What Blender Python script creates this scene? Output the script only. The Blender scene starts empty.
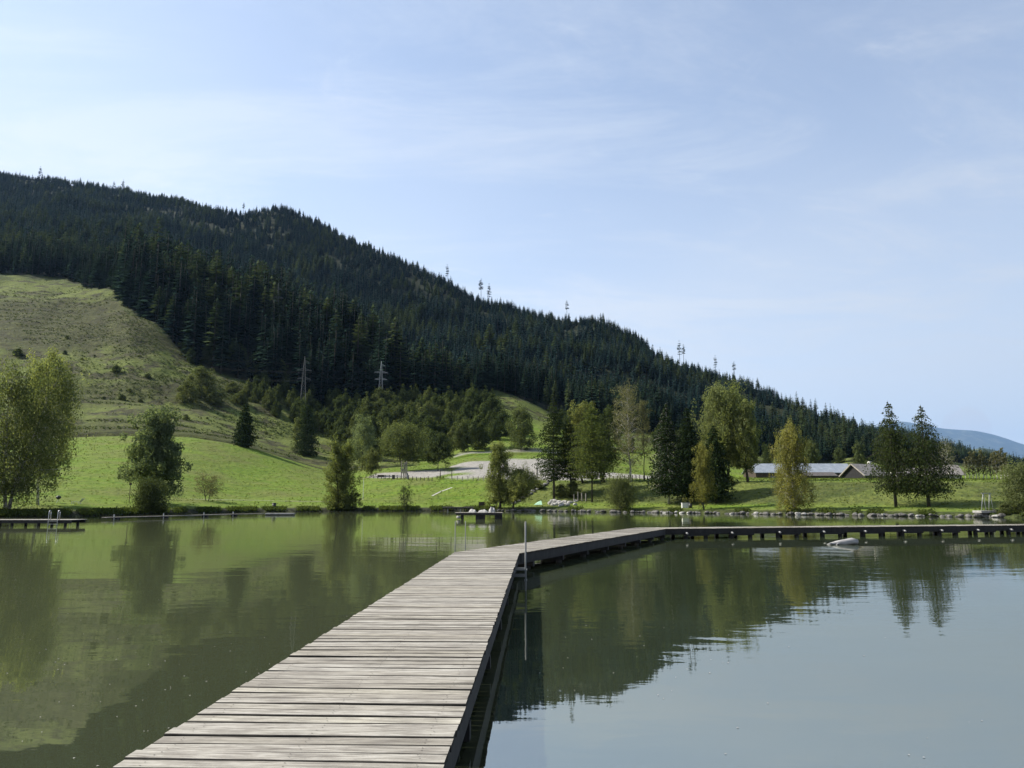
import bpy, bmesh, math, random
import numpy as np
from mathutils import Vector, Matrix, noise
from mathutils.bvhtree import BVHTree
R = math.radians
random.seed(7)
rng = np.random.default_rng(11)
scene = bpy.context.scene
col = scene.collection

# ------------------------------------------------------------------ camera
CAMH = 2.25; F = 740.0; TH = math.atan(116.0 / 740.0)
cam_d = bpy.data.cameras.new('camera'); cam = bpy.data.objects.new('camera', cam_d)
col.objects.link(cam); scene.camera = cam
cam.location = (0, 0, CAMH); cam.rotation_euler = (R(90) + TH, 0, 0)
cam_d.sensor_width = 36; cam_d.lens = F / 1024 * 36
cam_d.clip_start = 0.1; cam_d.clip_end = 45000
CT, ST = math.cos(TH), math.sin(TH)
def ray(px, py):
    u = (px - 512) / F; v = (384 - py) / F
    return Vector((u, CT - v * ST, ST + v * CT))
def at(px, py, D):                       # the world point D metres ahead along a sight line
    r = ray(px, py); return Vector((r.x / r.y * D, D, CAMH + r.z / r.y * D))
def project(p):
    x, y, z = p[0], p[1], p[2] - CAMH
    f = y * CT + z * ST; up = -y * ST + z * CT
    return 512 + F * x / f, 384 - F * up / f

# ------------------------------------------------------------------ helpers
def tag(o, label=None, cat=None, group=None, kind=None):
    if label: o['label'] = label
    if cat: o['category'] = cat
    if group: o['group'] = group
    if kind: o['kind'] = kind
    return o
def empty(name, loc, rz=0.0):
    o = bpy.data.objects.new(name, None); col.objects.link(o)
    o.location = loc; o.rotation_euler = (0, 0, rz); o.empty_display_size = 0.3
    return o
def link(name, me, parent=None, loc=None, rz=0.0):
    o = bpy.data.objects.new(name, me); col.objects.link(o)
    if parent: o.parent = parent
    if loc is not None: o.location = loc
    if rz: o.rotation_euler = (0, 0, rz)
    return o
def children(o): return [c for c in bpy.data.objects if c.parent == o]
def np_mesh(name, verts, faces, mats, smooth=False, matidx=None, attr=None):
    """verts (n,3), faces (m,k) one k, or a list of such arrays"""
    if not isinstance(faces, (list, tuple)): faces = [faces]
    faces = [np.asarray(f, dtype=np.int32) for f in faces if len(f)]
    me = bpy.data.meshes.new(name)
    me.vertices.add(len(verts)); me.vertices.foreach_set('co', np.asarray(verts, dtype=np.float32).ravel())
    nl = sum(f.size for f in faces); nf = sum(len(f) for f in faces)
    me.loops.add(nl); me.polygons.add(nf)
    me.loops.foreach_set('vertex_index', np.concatenate([f.ravel() for f in faces]))
    tot = np.concatenate([np.full(len(f), f.shape[1], dtype=np.int32) for f in faces])
    st = np.concatenate([[0], np.cumsum(tot)[:-1]]).astype(np.int32)
    me.polygons.foreach_set('loop_start', st)
    if not isinstance(mats, (list, tuple)): mats = [mats]
    for m in mats: me.materials.append(m)
    if matidx is not None: me.polygons.foreach_set('material_index', np.asarray(matidx, dtype=np.int32))
    if smooth: me.polygons.foreach_set('use_smooth', np.ones(nf, dtype=bool))
    me.update(calc_edges=True)
    return me
class MB:
    """collects boxes, bars, tubes and prisms into one mesh"""
    def __init__(s): s.v = []; s.f = []
    def add(s, vs, fs):
        n = len(s.v); s.v += [tuple(v) for v in vs]; s.f += [tuple(i + n for i in f) for f in fs]; return s
    def box(s, x0, x1, y0, y1, z0, z1, M=None):
        vs = [Vector((x, y, z)) for x in (x0, x1) for y in (y0, y1) for z in (z0, z1)]
        if M is not None: vs = [M @ v for v in vs]
        return s.add(vs, [(0, 1, 3, 2), (4, 6, 7, 5), (0, 4, 5, 1), (2, 3, 7, 6), (0, 2, 6, 4), (1, 5, 7, 3)])
    def tube(s, pts, r, n=8, r2=None):
        pts = [Vector(p) for p in pts]; k = len(pts); vs = []
        for i, p in enumerate(pts):
            d = (pts[min(i + 1, k - 1)] - pts[max(i - 1, 0)]).normalized()
            a = d.cross(Vector((0, 0, 1)) if abs(d.z) < .9 else Vector((1, 0, 0))).normalized(); b = d.cross(a)
            if isinstance(r, (list, tuple)): rr = r[i]
            else: rr = r if r2 is None else r + (r2 - r) * i / (k - 1)
            for j in range(n):
                t = 2 * math.pi * j / n; vs.append(p + (a * math.cos(t) + b * math.sin(t)) * rr)
        fs = [(i * n + j, i * n + (j + 1) % n, (i + 1) * n + (j + 1) % n, (i + 1) * n + j) for i in range(k - 1) for j in range(n)]
        fs += [tuple(range(n))[::-1], tuple((k - 1) * n + j for j in range(n))]
        return s.add(vs, fs)
    def bar(s, a, b, w, h=None):
        a = Vector(a); b = Vector(b); h = h or w; d = (b - a).normalized()
        x = d.cross(Vector((0, 0, 1)) if abs(d.z) < .95 else Vector((0, 1, 0))).normalized(); y = x.cross(d)
        vs = [p + x * sx * w / 2 + y * sy * h / 2 for p in (a, b) for sx, sy in ((-1, -1), (1, -1), (1, 1), (-1, 1))]
        return s.add(vs, [(0, 1, 2, 3)[::-1], (4, 5, 6, 7), (0, 1, 5, 4), (1, 2, 6, 5), (2, 3, 7, 6), (3, 0, 4, 7)])
    def mesh(s, name, mat, smooth=False, bevel=0.0):
        me = bpy.data.meshes.new(name); me.from_pydata(s.v, [], s.f)
        for m in (mat if isinstance(mat, (list, tuple)) else [mat]): me.materials.append(m)
        bm = bmesh.new(); bm.from_mesh(me)
        if bevel: bmesh.ops.bevel(bm, geom=list(bm.edges), offset=bevel, segments=1, affect='EDGES', clamp_overlap=True)
        bmesh.ops.recalc_face_normals(bm, faces=bm.faces)
        bm.to_mesh(me); bm.free()
        if smooth:
            for p in me.polygons: p.use_smooth = True
        me.update(); return me
    def build(s, name, mat, parent=None, loc=None, rz=0.0, smooth=False, bevel=0.0):
        return link(name, s.mesh(name, mat, smooth, bevel), parent, loc, rz)

# ------------------------------------------------------------------ materials
class NT:
    def __init__(s, name):
        s.m = bpy.data.materials.new(name); s.m.use_nodes = True
        s.t = s.m.node_tree; s.t.nodes.clear()
        s.out = s.n('ShaderNodeOutputMaterial')
    def n(s, typ, **kw):
        nd = s.t.nodes.new(typ)
        for k, v in kw.items():
            if k.startswith('i_'):
                key = k[2:]; key = int(key) if key.isdigit() else key.replace('_', ' ')
                nd.inputs[key].default_value = v
            else: setattr(nd, k, v)
        return nd
    def l(s, a, b): s.t.links.new(a, b)
    def coords(s, kind='Object', scale=(1, 1, 1), rot=(0, 0, 0)):
        tc = s.n('ShaderNodeTexCoord'); mp = s.n('ShaderNodeMapping')
        mp.inputs['Scale'].default_value = scale; mp.inputs['Rotation'].default_value = rot
        s.l(tc.outputs[kind], mp.inputs['Vector']); return mp.outputs[0]
    def noise(s, vec, scale, detail=3, rough=.55, dist=0):
        nd = s.n('ShaderNodeTexNoise'); nd.inputs['Scale'].default_value = scale
        nd.inputs['Detail'].default_value = detail; nd.inputs['Roughness'].default_value = rough
        nd.inputs['Distortion'].default_value = dist
        s.l(vec, nd.inputs['Vector']); return nd.outputs['Fac']
    def ramp(s, fac, stops):
        r = s.n('ShaderNodeValToRGB'); e = r.color_ramp.elements
        while len(e) < len(stops): e.new(.5)
        for i, (p, c) in enumerate(stops): e[i].position = p; e[i].color = (*c, 1) if len(c) == 3 else c
        s.l(fac, r.inputs[0]); return r.outputs[0]
    def mix(s, fac, a, b, mode='MIX'):
        m = s.n('ShaderNodeMix', data_type='RGBA', blend_type=mode)
        for val, key in ((fac, 0), (a, 6), (b, 7)):
            if hasattr(val, 'links'): s.l(val, m.inputs[key])
            else: m.inputs[key].default_value = val if key == 0 else ((*val, 1) if len(val) == 3 else val)
        return m.outputs[2]
    def math(s, op, a, b=None, clamp=False):
        m = s.n('ShaderNodeMath', operation=op); m.use_clamp = clamp
        for i, val in enumerate((a, b)):
            if val is None: continue
            if hasattr(val, 'links'): s.l(val, m.inputs[i])
            else: m.inputs[i].default_value = val
        return m.outputs[0]
    def bsdf(s, color, rough=.8, spec=.3, bump=None, bstr=.3, bdist=.05, metal=0.0):
        p = s.n('ShaderNodeBsdfPrincipled')
        for val, key in ((color, 'Base Color'), (rough, 'Roughness'), (metal, 'Metallic'), (spec, 'Specular IOR Level')):
            if hasattr(val, 'links'): s.l(val, p.inputs[key])
            else: p.inputs[key].default_value = (*val, 1) if isinstance(val, tuple) and len(val) == 3 else val
        if bump is not None:
            b = s.n('ShaderNodeBump'); b.inputs['Strength'].default_value = bstr; b.inputs['Distance'].default_value = bdist
            s.l(bump, b.inputs['Height']); s.l(b.outputs[0], p.inputs['Normal'])
        return p.outputs[0]
    def done(s, sh): s.l(sh, s.out.inputs['Surface']); return s.m

def simple(name, c1, c2, scale=3.0, rough=.7, spec=.3, bstr=.2, metal=0.0, sc=(1, 1, 1), bdist=.02):
    t = NT(name); v = t.coords('Object', sc); f = t.noise(v, scale, 4, .6)
    c = t.ramp(f, [(.3, c1), (.7, c2)])
    return t.done(t.bsdf(c, rough, spec, f, bstr, bdist, metal))

def foliage(name, dark, light, trans=.35, scale=.35, hue=None):
    """leaf material: colour differs from leaf to leaf, clump to clump and tree to tree"""
    t = NT(name); v = t.coords('Object')
    g = t.n('ShaderNodeNewGeometry'); oi = t.n('ShaderNodeObjectInfo')
    f = t.noise(v, scale, 2, .6)
    a = t.math('MULTIPLY', g.outputs['Random Per Island'], .55)
    b = t.math('MULTIPLY', f, .55)
    s = t.math('ADD', a, b); o = t.math('MULTIPLY', oi.outputs['Random'], .3)
    s = t.math('ADD', s, o); s = t.math('SUBTRACT', s, .2, True)
    if scale < .2:
        gp_ = t.n('ShaderNodeNewGeometry'); big = t.n('ShaderNodeTexNoise'); big.inputs['Scale'].default_value = .011; big.inputs['Detail'].default_value = 3
        t.l(gp_.outputs['Position'], big.inputs['Vector']); s = t.math('ADD', s, t.math('MULTIPLY', t.math('SUBTRACT', big.outputs['Fac'], .5), 1.7), True)
    c = t.ramp(s, [(.1, dark), (.9, light)])
    d = t.n('ShaderNodeBsdfDiffuse'); t.l(c, d.inputs[0])
    tr = t.n('ShaderNodeBsdfTranslucent')
    c2 = t.mix(1.0, c, (1.0, 1.0, .55), 'MULTIPLY'); t.l(c2, tr.inputs[0])
    m = t.n('ShaderNodeMixShader'); m.inputs[0].default_value = trans
    t.l(d.outputs[0], m.inputs[1]); t.l(tr.outputs[0], m.inputs[2])
    return t.done(m.outputs[0])

M = {}
M['conifer'] = foliage('conifer_needles', (.007, .016, .013), (.024, .042, .026), .12, .12)
M['larch'] = foliage('larch_needles', (.022, .038, .019), (.066, .086, .038), .3, .12)
M['conifer_far'] = foliage('haze_tinted_needles', (.008, .020, .021), (.026, .047, .042), .12, .12)  # bluer, paler needles put distance haze into the far trees' colour
M['spruce_near'] = foliage('spruce_needles', (.014, .026, .012), (.040, .058, .022), .15, .4)
M['larch_near'] = foliage('larch_near_needles', (0.043, 0.069, 0.023), (0.144, 0.169, 0.057), .55, .4)
M['larch_dark'] = foliage('dark_larch_needles', (0.024, 0.041, 0.017), (0.066, 0.084, 0.031), 0.45, .4)
M['birch'] = foliage('birch_leaves', (0.101, 0.128, 0.044), (0.271, 0.296, 0.112), .55, .5)
M['birch_dull'] = foliage('dull_birch_leaves', (0.078, 0.108, 0.046), (0.244, 0.270, 0.115), .55, .5)
M['birch_yellow'] = foliage('yellowing_birch_leaves', (0.120, 0.130, 0.041), (0.312, 0.300, 0.102), .55, .5)
M['birch_dry'] = foliage('thin_birch_leaves', (0.091, 0.096, 0.055), (0.215, 0.211, 0.127), .55, .5)
M['maple'] = foliage('maple_leaves', (0.068, 0.099, 0.053), (0.209, 0.253, 0.138), .55, .6)
M['willow'] = foliage('willow_leaves', (0.102, 0.120, 0.038), (0.258, 0.270, 0.102), .55, .5)
M['bush'] = foliage('bush_leaves', (0.072, 0.097, 0.040), (0.206, 0.232, 0.103), .55, .5)
M['bush_dark'] = foliage('dark_bush_leaves', (0.035, 0.053, 0.022), (0.094, 0.115, 0.050), 0.45, .5)
M['broad'] = foliage('broadleaf_leaves', (0.038, 0.060, 0.029), (0.120, 0.142, 0.062), .55, .3)
M['broad_lime'] = foliage('lime_leaves', (0.060, 0.082, 0.031), (0.168, 0.186, 0.079), .55, .3)
M['wood_leaf'] = foliage('wood_leaves', (.034, .052, .020), (.105, .128, .050), .4, .15)
M['wood_leaf_light'] = foliage('light_wood_leaves', (.050, .070, .026), (.150, .170, .070), .4, .15)
M['reed'] = foliage('rough_grass', (0.036, 0.058, 0.017), (0.114, 0.144, 0.043), 0.45, .4)
M['grass'] = foliage('meadow_grass', (.055, .088, .020), (.150, .180, .046), 0.45, .2)
M['bark'] = simple('bark', (.030, .028, .024), (.075, .068, .058), 6, .9, .2, .4, sc=(1, 1, .3))
M['bark_birch'] = NT('birch_bark'); _t = M['bark_birch']
_f = _t.noise(_t.coords('Object', (1, 1, 2.2)), 2.2, 4, .65)
M['bark_birch'] = _t.done(_t.bsdf(_t.ramp(_f, [(.40, (.05, .045, .04)), (.50, (.42, .40, .36)), (.8, (.6, .58, .53))]), .8, .2, _f, .2))
M['metal'] = simple('galvanised_steel', (.30, .31, .32), (.48, .49, .50), 8, .35, .5, .05, .85)
M['metal_dull'] = simple('pylon_steel', (.28, .29, .30), (.42, .43, .43), 2, .6, .4, .05, .2)
M['pylon_dark'] = simple('weathered_pylon_steel', (.10, .11, .11), (.18, .18, .18), 2, .7, .3, .05, .2)
M['white'] = simple('white_paint', (.50, .50, .48), (.68, .68, .66), 3, .5, .4, .05)
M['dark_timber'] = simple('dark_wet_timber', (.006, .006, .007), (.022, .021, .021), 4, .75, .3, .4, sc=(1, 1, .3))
M['stone'] = simple('grey_stone', (.035, .034, .031), (.16, .155, .145), 2.2, .85, .3, .6, bdist=.06)
M['stone_pale'] = simple('pale_stone', (.20, .195, .185), (.40, .39, .37), 2.5, .85, .3, .5, bdist=.05)
M['wood_grey'] = simple('grey_timber', (.16, .145, .125), (.34, .31, .27), 5, .85, .2, .3, sc=(1, 1, .25))
M['wood_dark'] = simple('brown_timber', (.035, .028, .022), (.08, .065, .05), 5, .85, .2, .3, sc=(1, 1, .25))
M['roof_metal'] = simple('pale_metal_roofing', (.17, .195, .225), (.25, .275, .31), .6, .5, .4, .1, .1)
M['roof_tile'] = simple('grey_shingles', (.13, .12, .115), (.24, .225, .21), 1.5, .8, .3, .4)
M['roof_dark'] = simple('brown_shingles', (.055, .048, .045), (.11, .10, .092), 1.5, .8, .3, .4)
M['plaster'] = simple('plaster', (.45, .44, .41), (.62, .60, .56), 1.5, .9, .2, .1)
M['glass'] = simple('window_glass', (.02, .025, .03), (.04, .045, .05), 1, .1, .6, .0)
M['wire'] = simple('wire', (.03, .03, .032), (.06, .06, .06), 1, .5, .4, .0, .4)
M['plastic_dark'] = simple('dark_plastic', (.015, .017, .016), (.035, .037, .035), 4, .5, .4, .05)
M['green_cloth'] = simple('mint_cloth', (.28, .48, .34), (.40, .62, .46), 4, .8, .2, .1)
M['driftwood'] = simple('bleached_wood', (.20, .195, .19), (.46, .45, .44), 5, .8, .3, .5, sc=(.3, 1, 1))

# weathered decking: local x runs along each plank, local y along the walkway
t = NT('weathered_decking'); g = t.n('ShaderNodeNewGeometry')
v = t.coords('Object', (1.1, 14, 14)); tc = t.n('ShaderNodeTexCoord')
off = t.n('ShaderNodeVectorMath', operation='SCALE'); comb = t.n('ShaderNodeCombineXYZ')
t.l(g.outputs['Random Per Island'], comb.inputs[0]); t.l(g.outputs['Random Per Island'], comb.inputs[2])
t.l(comb.outputs[0], off.inputs[0]); off.inputs['Scale'].default_value = 37.0
vv = t.n('ShaderNodeVectorMath', operation='ADD'); t.l(v, vv.inputs[0]); t.l(off.outputs[0], vv.inputs[1])
grain = t.noise(vv.outputs[0], 2.6, 7, .68, .4)
blot = t.noise(t.coords('Object', (1.4, 2.4, 1)), 1.6, 5, .65)
fine = t.noise(t.coords('Object', (5, 60, 60)), 3.0, 4, .7)
c = t.ramp(grain, [(.30, (.075, .068, .058)), (.41, (.215, .20, .175)), (.55, (.365, .348, .31)), (.72, (.49, .472, .43))])
pl = t.ramp(g.outputs['Random Per Island'], [(0, (.52, .50, .47)), (.2, (.78, .76, .72)), (.45, (.95, .94, .92)), (.7, (1, 1, .98)), (.85, (.78, .75, .69)), (1, (1.08, 1.07, 1.0))])
c = t.mix(1.0, c, pl, 'MULTIPLY')
c = t.mix(t.ramp(blot, [(.46, (0, 0, 0)), (.70, (.75, .75, .75))]), c, (.16, .145, .125))
c = t.mix(t.ramp(fine, [(.56, (0, 0, 0)), (.72, (.7, .7, .7))]), c, (.12, .108, .095))
hgt = t.math('ADD', grain, t.math('MULTIPLY', fine, .5))
M['deck'] = t.done(t.bsdf(c, .82, .25, hgt, .6, .012))
M['deck_edge'] = simple('gap_shade_plank_edge', (.016, .015, .013), (.050, .047, .040), 9, .9, .15, .3)  # plank sides near-black: shade of the gaps put into the colour
M['nail'] = simple('rusty_nail', (.02, .015, .012), (.05, .04, .03), 9, .7, .3, 0)

# ------------------------------------------------------------------ terrain
PX = lambda *p: np.array(p, dtype=float)
def knot(tab):           # {px: (D, py)}
    k = sorted(tab); xs = np.array(k, float)
    return xs, np.array([tab[i][0] for i in k], float), np.array([tab[i][1] for i in k], float)
SH = {-600: 70, -300: 84, 0: 98, 64: 101, 128: 112, 192: 125, 256: 140, 330: 150, 400: 153, 470: 155, 540: 150, 620: 137, 700: 127,
      770: 117, 830: 110, 870: 107, 900: 105, 960: 101, 1024: 96, 1300: 84, 1700: 70}
K = {
 'lawn': knot({-600: (95, 497), -300: (108, 498), 0: (122, 498), 64: (126, 498), 128: (138, 497), 192: (152, 497), 256: (166, 498), 330: (170, 500),
      400: (167, 503.5), 470: (168, 504), 540: (162, 504), 620: (150, 504.5), 700: (138, 505), 770: (127, 505.5), 830: (120, 506), 900: (115, 506.5),
      960: (111, 507), 1024: (107, 507.5), 1300: (95, 508), 1700: (80, 509)}),
 'slope': knot({-600: (150, 450), -300: (160, 462), 0: (172, 467), 64: (174, 465), 128: (180, 463), 192: (192, 466), 256: (205, 474), 330: (205, 485),
      370: (192, 481), 400: (190, 480.5), 470: (188, 480), 540: (182, 481), 620: (168, 481.5), 700: (155, 481.5), 770: (143, 481.5), 830: (135, 481),
      900: (130, 481), 960: (126, 481), 1024: (121, 481), 1300: (108, 480), 1700: (95, 480)}),
 'crest': knot({-600: (200, 415), -300: (220, 428), 0: (238, 438), 64: (238, 437), 128: (240, 435.5), 192: (242, 437), 230: (245, 443), 256: (248, 449), 300: (250, 463), 330: (250, 472),
      370: (240, 470), 400: (250, 467), 440: (255, 464), 470: (265, 456), 540: (270, 455), 600: (260, 462), 650: (250, 472), 700: (240, 476), 770: (230, 478), 830: (232, 478),
      960: (230, 478), 1024: (230, 479), 1300: (200, 480), 1700: (190, 480)}),
 'hill': knot({-600: (300, 350), -300: (310, 375), 0: (320, 392), 64: (320, 394), 128: (325, 396), 192: (330, 406), 256: (330, 428), 300: (325, 446), 330: (322, 454), 400: (320, 455), 470: (340, 440), 500: (345, 436),
      540: (340, 436), 620: (330, 452), 700: (330, 462), 770: (330, 468), 830: (350, 466), 900: (380, 470), 960: (420, 473), 1024: (450, 475), 1300: (450, 477), 1700: (450, 477)}),
 'edge': knot({-600: (540, 225), -300: (545, 250), 0: (545, 273), 64: (545, 278), 110: (500, 292), 128: (450, 306), 155: (430, 325), 180: (410, 350), 230: (400, 377), 256: (398, 388), 300: (402, 402), 330: (400, 408), 400: (405, 412), 450: (430, 410),
      490: (470, 389), 520: (470, 397), 545: (455, 412), 620: (430, 428), 700: (430, 452), 770: (420, 462), 830: (430, 463), 855: (440, 459), 900: (500, 464), 960: (700, 464), 1024: (900, 470), 1300: (900, 474), 1700: (900, 474)}),
 'spur': knot({-600: (680, 190), -300: (680, 230), 0: (680, 258), 64: (680, 262), 110: (600, 274), 135: (540, 280), 150: (530, 284), 200: (520, 296), 250: (510, 308), 300: (505, 328), 350: (495, 355), 400: (485, 388), 440: (485, 405), 490: (560, 380),
      545: (540, 395), 620: (520, 408), 700: (500, 425), 770: (505, 438), 830: (510, 441), 900: (590, 452), 960: (780, 462), 1024: (980, 469), 1300: (1000, 473), 1700: (1000, 473)}),
 'back': knot({-600: (800, 170), -300: (800, 212), 0: (800, 242), 64: (800, 246), 110: (770, 258), 150: (740, 285), 200: (720, 304), 250: (700, 324), 300: (680, 348), 350: (650, 371), 400: (620, 388), 440: (620, 390), 490: (640, 370),
      545: (620, 380), 620: (600, 390), 700: (560, 412), 770: (560, 428), 830: (560, 435), 900: (650, 449), 960: (860, 463), 1024: (1050, 471), 1300: (1100, 472), 1700: (1100, 472)}),
 'mid': knot({-600: (1050, 140), -300: (1050, 180), 0: (1040, 214), 64: (1040, 220), 128: (1000, 236), 192: (980, 258), 256: (960, 272), 330: (930, 300), 400: (880, 328), 470: (840, 343), 540: (800, 348), 620: (760, 358),
      700: (700, 392), 770: (660, 412), 830: (630, 429), 900: (700, 446), 960: (920, 463), 1024: (1150, 474), 1300: (1200, 471), 1700: (1200, 471)}),
 'ridge': knot({-600: (1450, 113), -300: (1450, 148), 0: (1400, 174), 64: (1400, 183), 128: (1380, 192), 192: (1350, 204), 235: (1320, 214), 256: (1320, 210), 280: (1320, 206), 300: (1300, 213), 330: (1280, 228), 384: (1210, 253), 448: (1130, 282),
      480: (1100, 301), 512: (1080, 309), 560: (1040, 320), 600: (1000, 321), 640: (950, 339), 656: (930, 357), 700: (880, 371), 740: (830, 383), 770: (800, 393), 800: (760, 408), 832: (720, 419), 870: (720, 434),
      900: (780, 446), 940: (920, 457), 960: (1000, 464), 985: (1100, 475), 1024: (1300, 482), 1300: (1400, 478), 1700: (1400, 478)}),
}
ORDER = ['lawn', 'slope', 'crest', 'dip', 'hill', 'edge', 'spur', 'back', 'mid', 'ridge']
SUB = [6, 14, 20, 26, 6, 30, 40, 26, 20, 30, 36]      # rows between successive knots (first: bank -> lawn)
cols = np.arange(-600, 1701, 4.0); NC = len(cols)
def smooth1(a, n, axis):
    for _ in range(n):
        p = np.concatenate([np.take(a, [0], axis), a, np.take(a, [-1], axis)], axis)
        m = a.shape[axis]
        a = .25 * np.take(p, range(0, m), axis) + .5 * np.take(p, range(1, m + 1), axis) + .25 * np.take(p, range(2, m + 2), axis)
    return a
shx = np.array(sorted(SH), float); shD = smooth1(np.interp(cols, shx, [SH[i] for i in sorted(SH)]), 12, 0)
wob = np.array([noise.noise(Vector((c * .035, 3.1, 0))) * 2.2 + noise.noise(Vector((c * .12, 7.7, 0))) * .8 for c in cols])
shD = shD + wob
def colpt(i, D, py):
    """rows of (D, z) for column i"""
    v = (384 - py) / F; ry = CT - v * ST; rz = ST + v * CT
    return D, CAMH + D * rz / ry
prof_D = []; prof_Z = []; prof_T = []
kD = {}; kZ = {}
_c = K['crest']; K['dip'] = (_c[0], _c[1] + 16, _c[2] + np.interp(_c[0], [-600, 260, 330, 400], [3.2, 3.2, 1.0, 0.0]))
for name in ORDER:
    xs, Ds, ps = K[name]
    D = smooth1(np.interp(cols, xs, Ds), 6, 0); p = smooth1(np.interp(cols, xs, ps), 3, 0)
    v = (384 - p) / F
    kD[name] = D; kZ[name] = CAMH + D * (ST + v * CT) / (CT - v * ST)
rows = []                                                    # (D array, Z array, t)
bed = [(shD * .2, np.full(NC, -3.0)), (shD * .6, np.full(NC, -3.0)), (shD - 8, np.full(NC, -1.6)), (shD - 1.2, np.full(NC, -.45)), (shD - .25, np.full(NC, -.12)), (shD + .15, np.full(NC, .14)), (shD + .7, np.full(NC, .42)), (shD + 1.6, np.full(NC, .60))]
for j, (D, Z) in enumerate(bed): rows.append((D, Z, -1 + j / len(bed)))
pD, pZ = bed[-1]
for ki, name in enumerate(ORDER):
    n = SUB[ki]
    for s in range(1, n + 1):
        f = s / n; rows.append((pD + (kD[name] - pD) * f, pZ + (kZ[name] - pZ) * f, ki + f))
    pD, pZ = kD[name], kZ[name]
for s in range(1, 9):
    f = s / 8; rows.append((pD * (1 + .35 * f), pZ * (1 - .45 * f ** 1.5) - 10 * f, len(ORDER) + f))
GD = np.array([r[0] for r in rows]); GZ = np.array([r[1] for r in rows]); GT = np.array([r[2] for r in rows])
keep = GZ[:9].copy()
GZ = smooth1(GZ, 3, 0); GZ[:9] = keep
NR = len(rows)
# plan x: the column keeps its azimuth as the valley floor sees it
vv0 = (384 - 470.0) / F
az = (cols - 512) / F
def xof(i_cols, D, Z):
    # solve the pixel column for given D, Z: x = u * depth-along-view
    f = D * CT + (Z - CAMH) * ST
    return az[i_cols] * f
GX = az[None, :] * (GD * CT + (GZ - CAMH) * ST)
GX[0:8] = az[None, :] * (GD[0:8] * CT)
# relief
for r in range(NR):
    tt = GT[r]
    if tt < 0: continue
    amp = 0.10 if tt < 2.6 else (.10 if tt < 4.02 else (1.6 * min(1, (tt - 4) * 2.5) if tt < 5.6 else (4.5 if tt < 7.4 else (13 if tt < 9.3 else 3))))
    sc = .05 if tt < 5.6 else (.02 if tt < 7.4 else .011)
    for c in range(NC):
        p = Vector((GX[r, c] * sc, GD[r, c] * sc, 0))
        k = noise.noise(p) + .5 * noise.noise(p * 3.1)
        GZ[r, c] += amp * k
def grid_faces(nr, nc):
    i = np.arange(nr - 1)[:, None] * nc + np.arange(nc - 1)[None, :]
    return np.stack([i, i + 1, i + nc + 1, i + nc], -1).reshape(-1, 4)
tv = np.stack([GX, GD, GZ], -1).reshape(-1, 3); tf = grid_faces(NR, NC)
bvh = BVHTree.FromPolygons([tuple(v) for v in tv], [tuple(int(a) for a in f) for f in tf])
def gz(x, y):
    h = bvh.ray_cast(Vector((x, y, 3000)), Vector((0, 0, -1)))
    return h[0].z if h[0] else 0.0
def ground_at(px, py):
    h = bvh.ray_cast(Vector((0, 0, CAMH)), ray(px, py).normalized())
    return h[0] if h[0] else at(px, py, 150)
def on_shore(px, back=2.0):
    D = float(np.interp(px, cols, shD)) + back
    x = (px - 512) / F * D * CT
    return Vector((x, D, gz(x, D)))
for r in range(NR):
    if 4.05 < GT[r] < 5.9:
        e_ = min(1, (GT[r] - 4.05) * 3, (5.9 - GT[r]) * 4)
        for c in range(NC):
            if cols[c] < 460: GZ[r, c] += 1.5 * e_ * noise.noise(Vector((GX[r, c] * .02, GZ[r, c] * .17, 8)))
tv = np.stack([GX, GD, GZ], -1).reshape(-1, 3)
bvh = BVHTree.FromPolygons([tuple(v) for v in tv], [tuple(int(a) for a in f) for f in tf])
# masks stored on the mesh: r lawn, g rough heath, b forest floor, and gravel / bank soil in a second set
TT = np.repeat(GT[:, None], NC, 1); CP = np.repeat(cols[None, :], NR, 0)
PY = np.zeros_like(GZ)
f_ = GD * CT + (GZ - CAMH) * ST; u_ = -GD * ST + (GZ - CAMH) * CT
PY = 384 - F * u_ / np.maximum(f_, 1)
def sstep(x, a, b):
    t = np.clip((x - a) / (b - a), 0, 1); return t * t * (3 - 2 * t)
nz = np.array([[noise.noise(Vector((GX[r, c] * .09, GD[r, c] * .09, 5))) for c in range(NC)] for r in range(NR)])
forest = sstep(TT + nz * .12, 5.9, 6.05)
rough = sstep(TT + nz * .05, 2.98, 3.08) * (CP < 420) + sstep(TT, 5.2, 5.6) * (CP >= 420)
rough = np.clip(rough, 0, 1) * (1 - forest)
rough = np.maximum(rough, .75 * (CP > 490) * sstep(TT, .9, 1.15) * (1 - sstep(TT, 1.95, 2.05)))
def blob(cx, cy, rx, ry, rot=0.0):     # soft patch on the ground, given by where it lies
    p = ground_at(cx, cy)
    c, s = math.cos(rot), math.sin(rot)
    dx = GX - p.x; dy = GD - p.y
    a = (dx * c + dy * s) / rx; b = (-dx * s + dy * c) / ry
    return 1 - sstep(np.sqrt(a * a + b * b) + nz * .35, .85, 1.0)
gravel = np.zeros_like(GZ)
gravel = np.maximum(gravel, blob(420, 474, 9, 16, .1))
gravel = np.maximum(gravel, blob(398, 475, 9, 12, .1))
gravel = np.maximum(gravel, blob(526, 468, 21, 34, -.2))
gravel = np.maximum(gravel, blob(488, 464, 11, 12, .2))
gravel = np.maximum(gravel, blob(620, 476, 26, 13, 0))
gravel = np.maximum(gravel, blob(570, 476, 22, 12, 0))
gravel = np.maximum(gravel, blob(500, 452, 26, 5, .1) * .8)
gravel *= (TT > 2.02)
bank = np.clip(1 - sstep(TT + nz * .1, -.10, .10), 0, 1) * np.where(CP > 495, .8, 1)
at1 = np.stack([rough, forest, gravel, np.ones_like(GZ)], -1).reshape(-1, 4)
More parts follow.
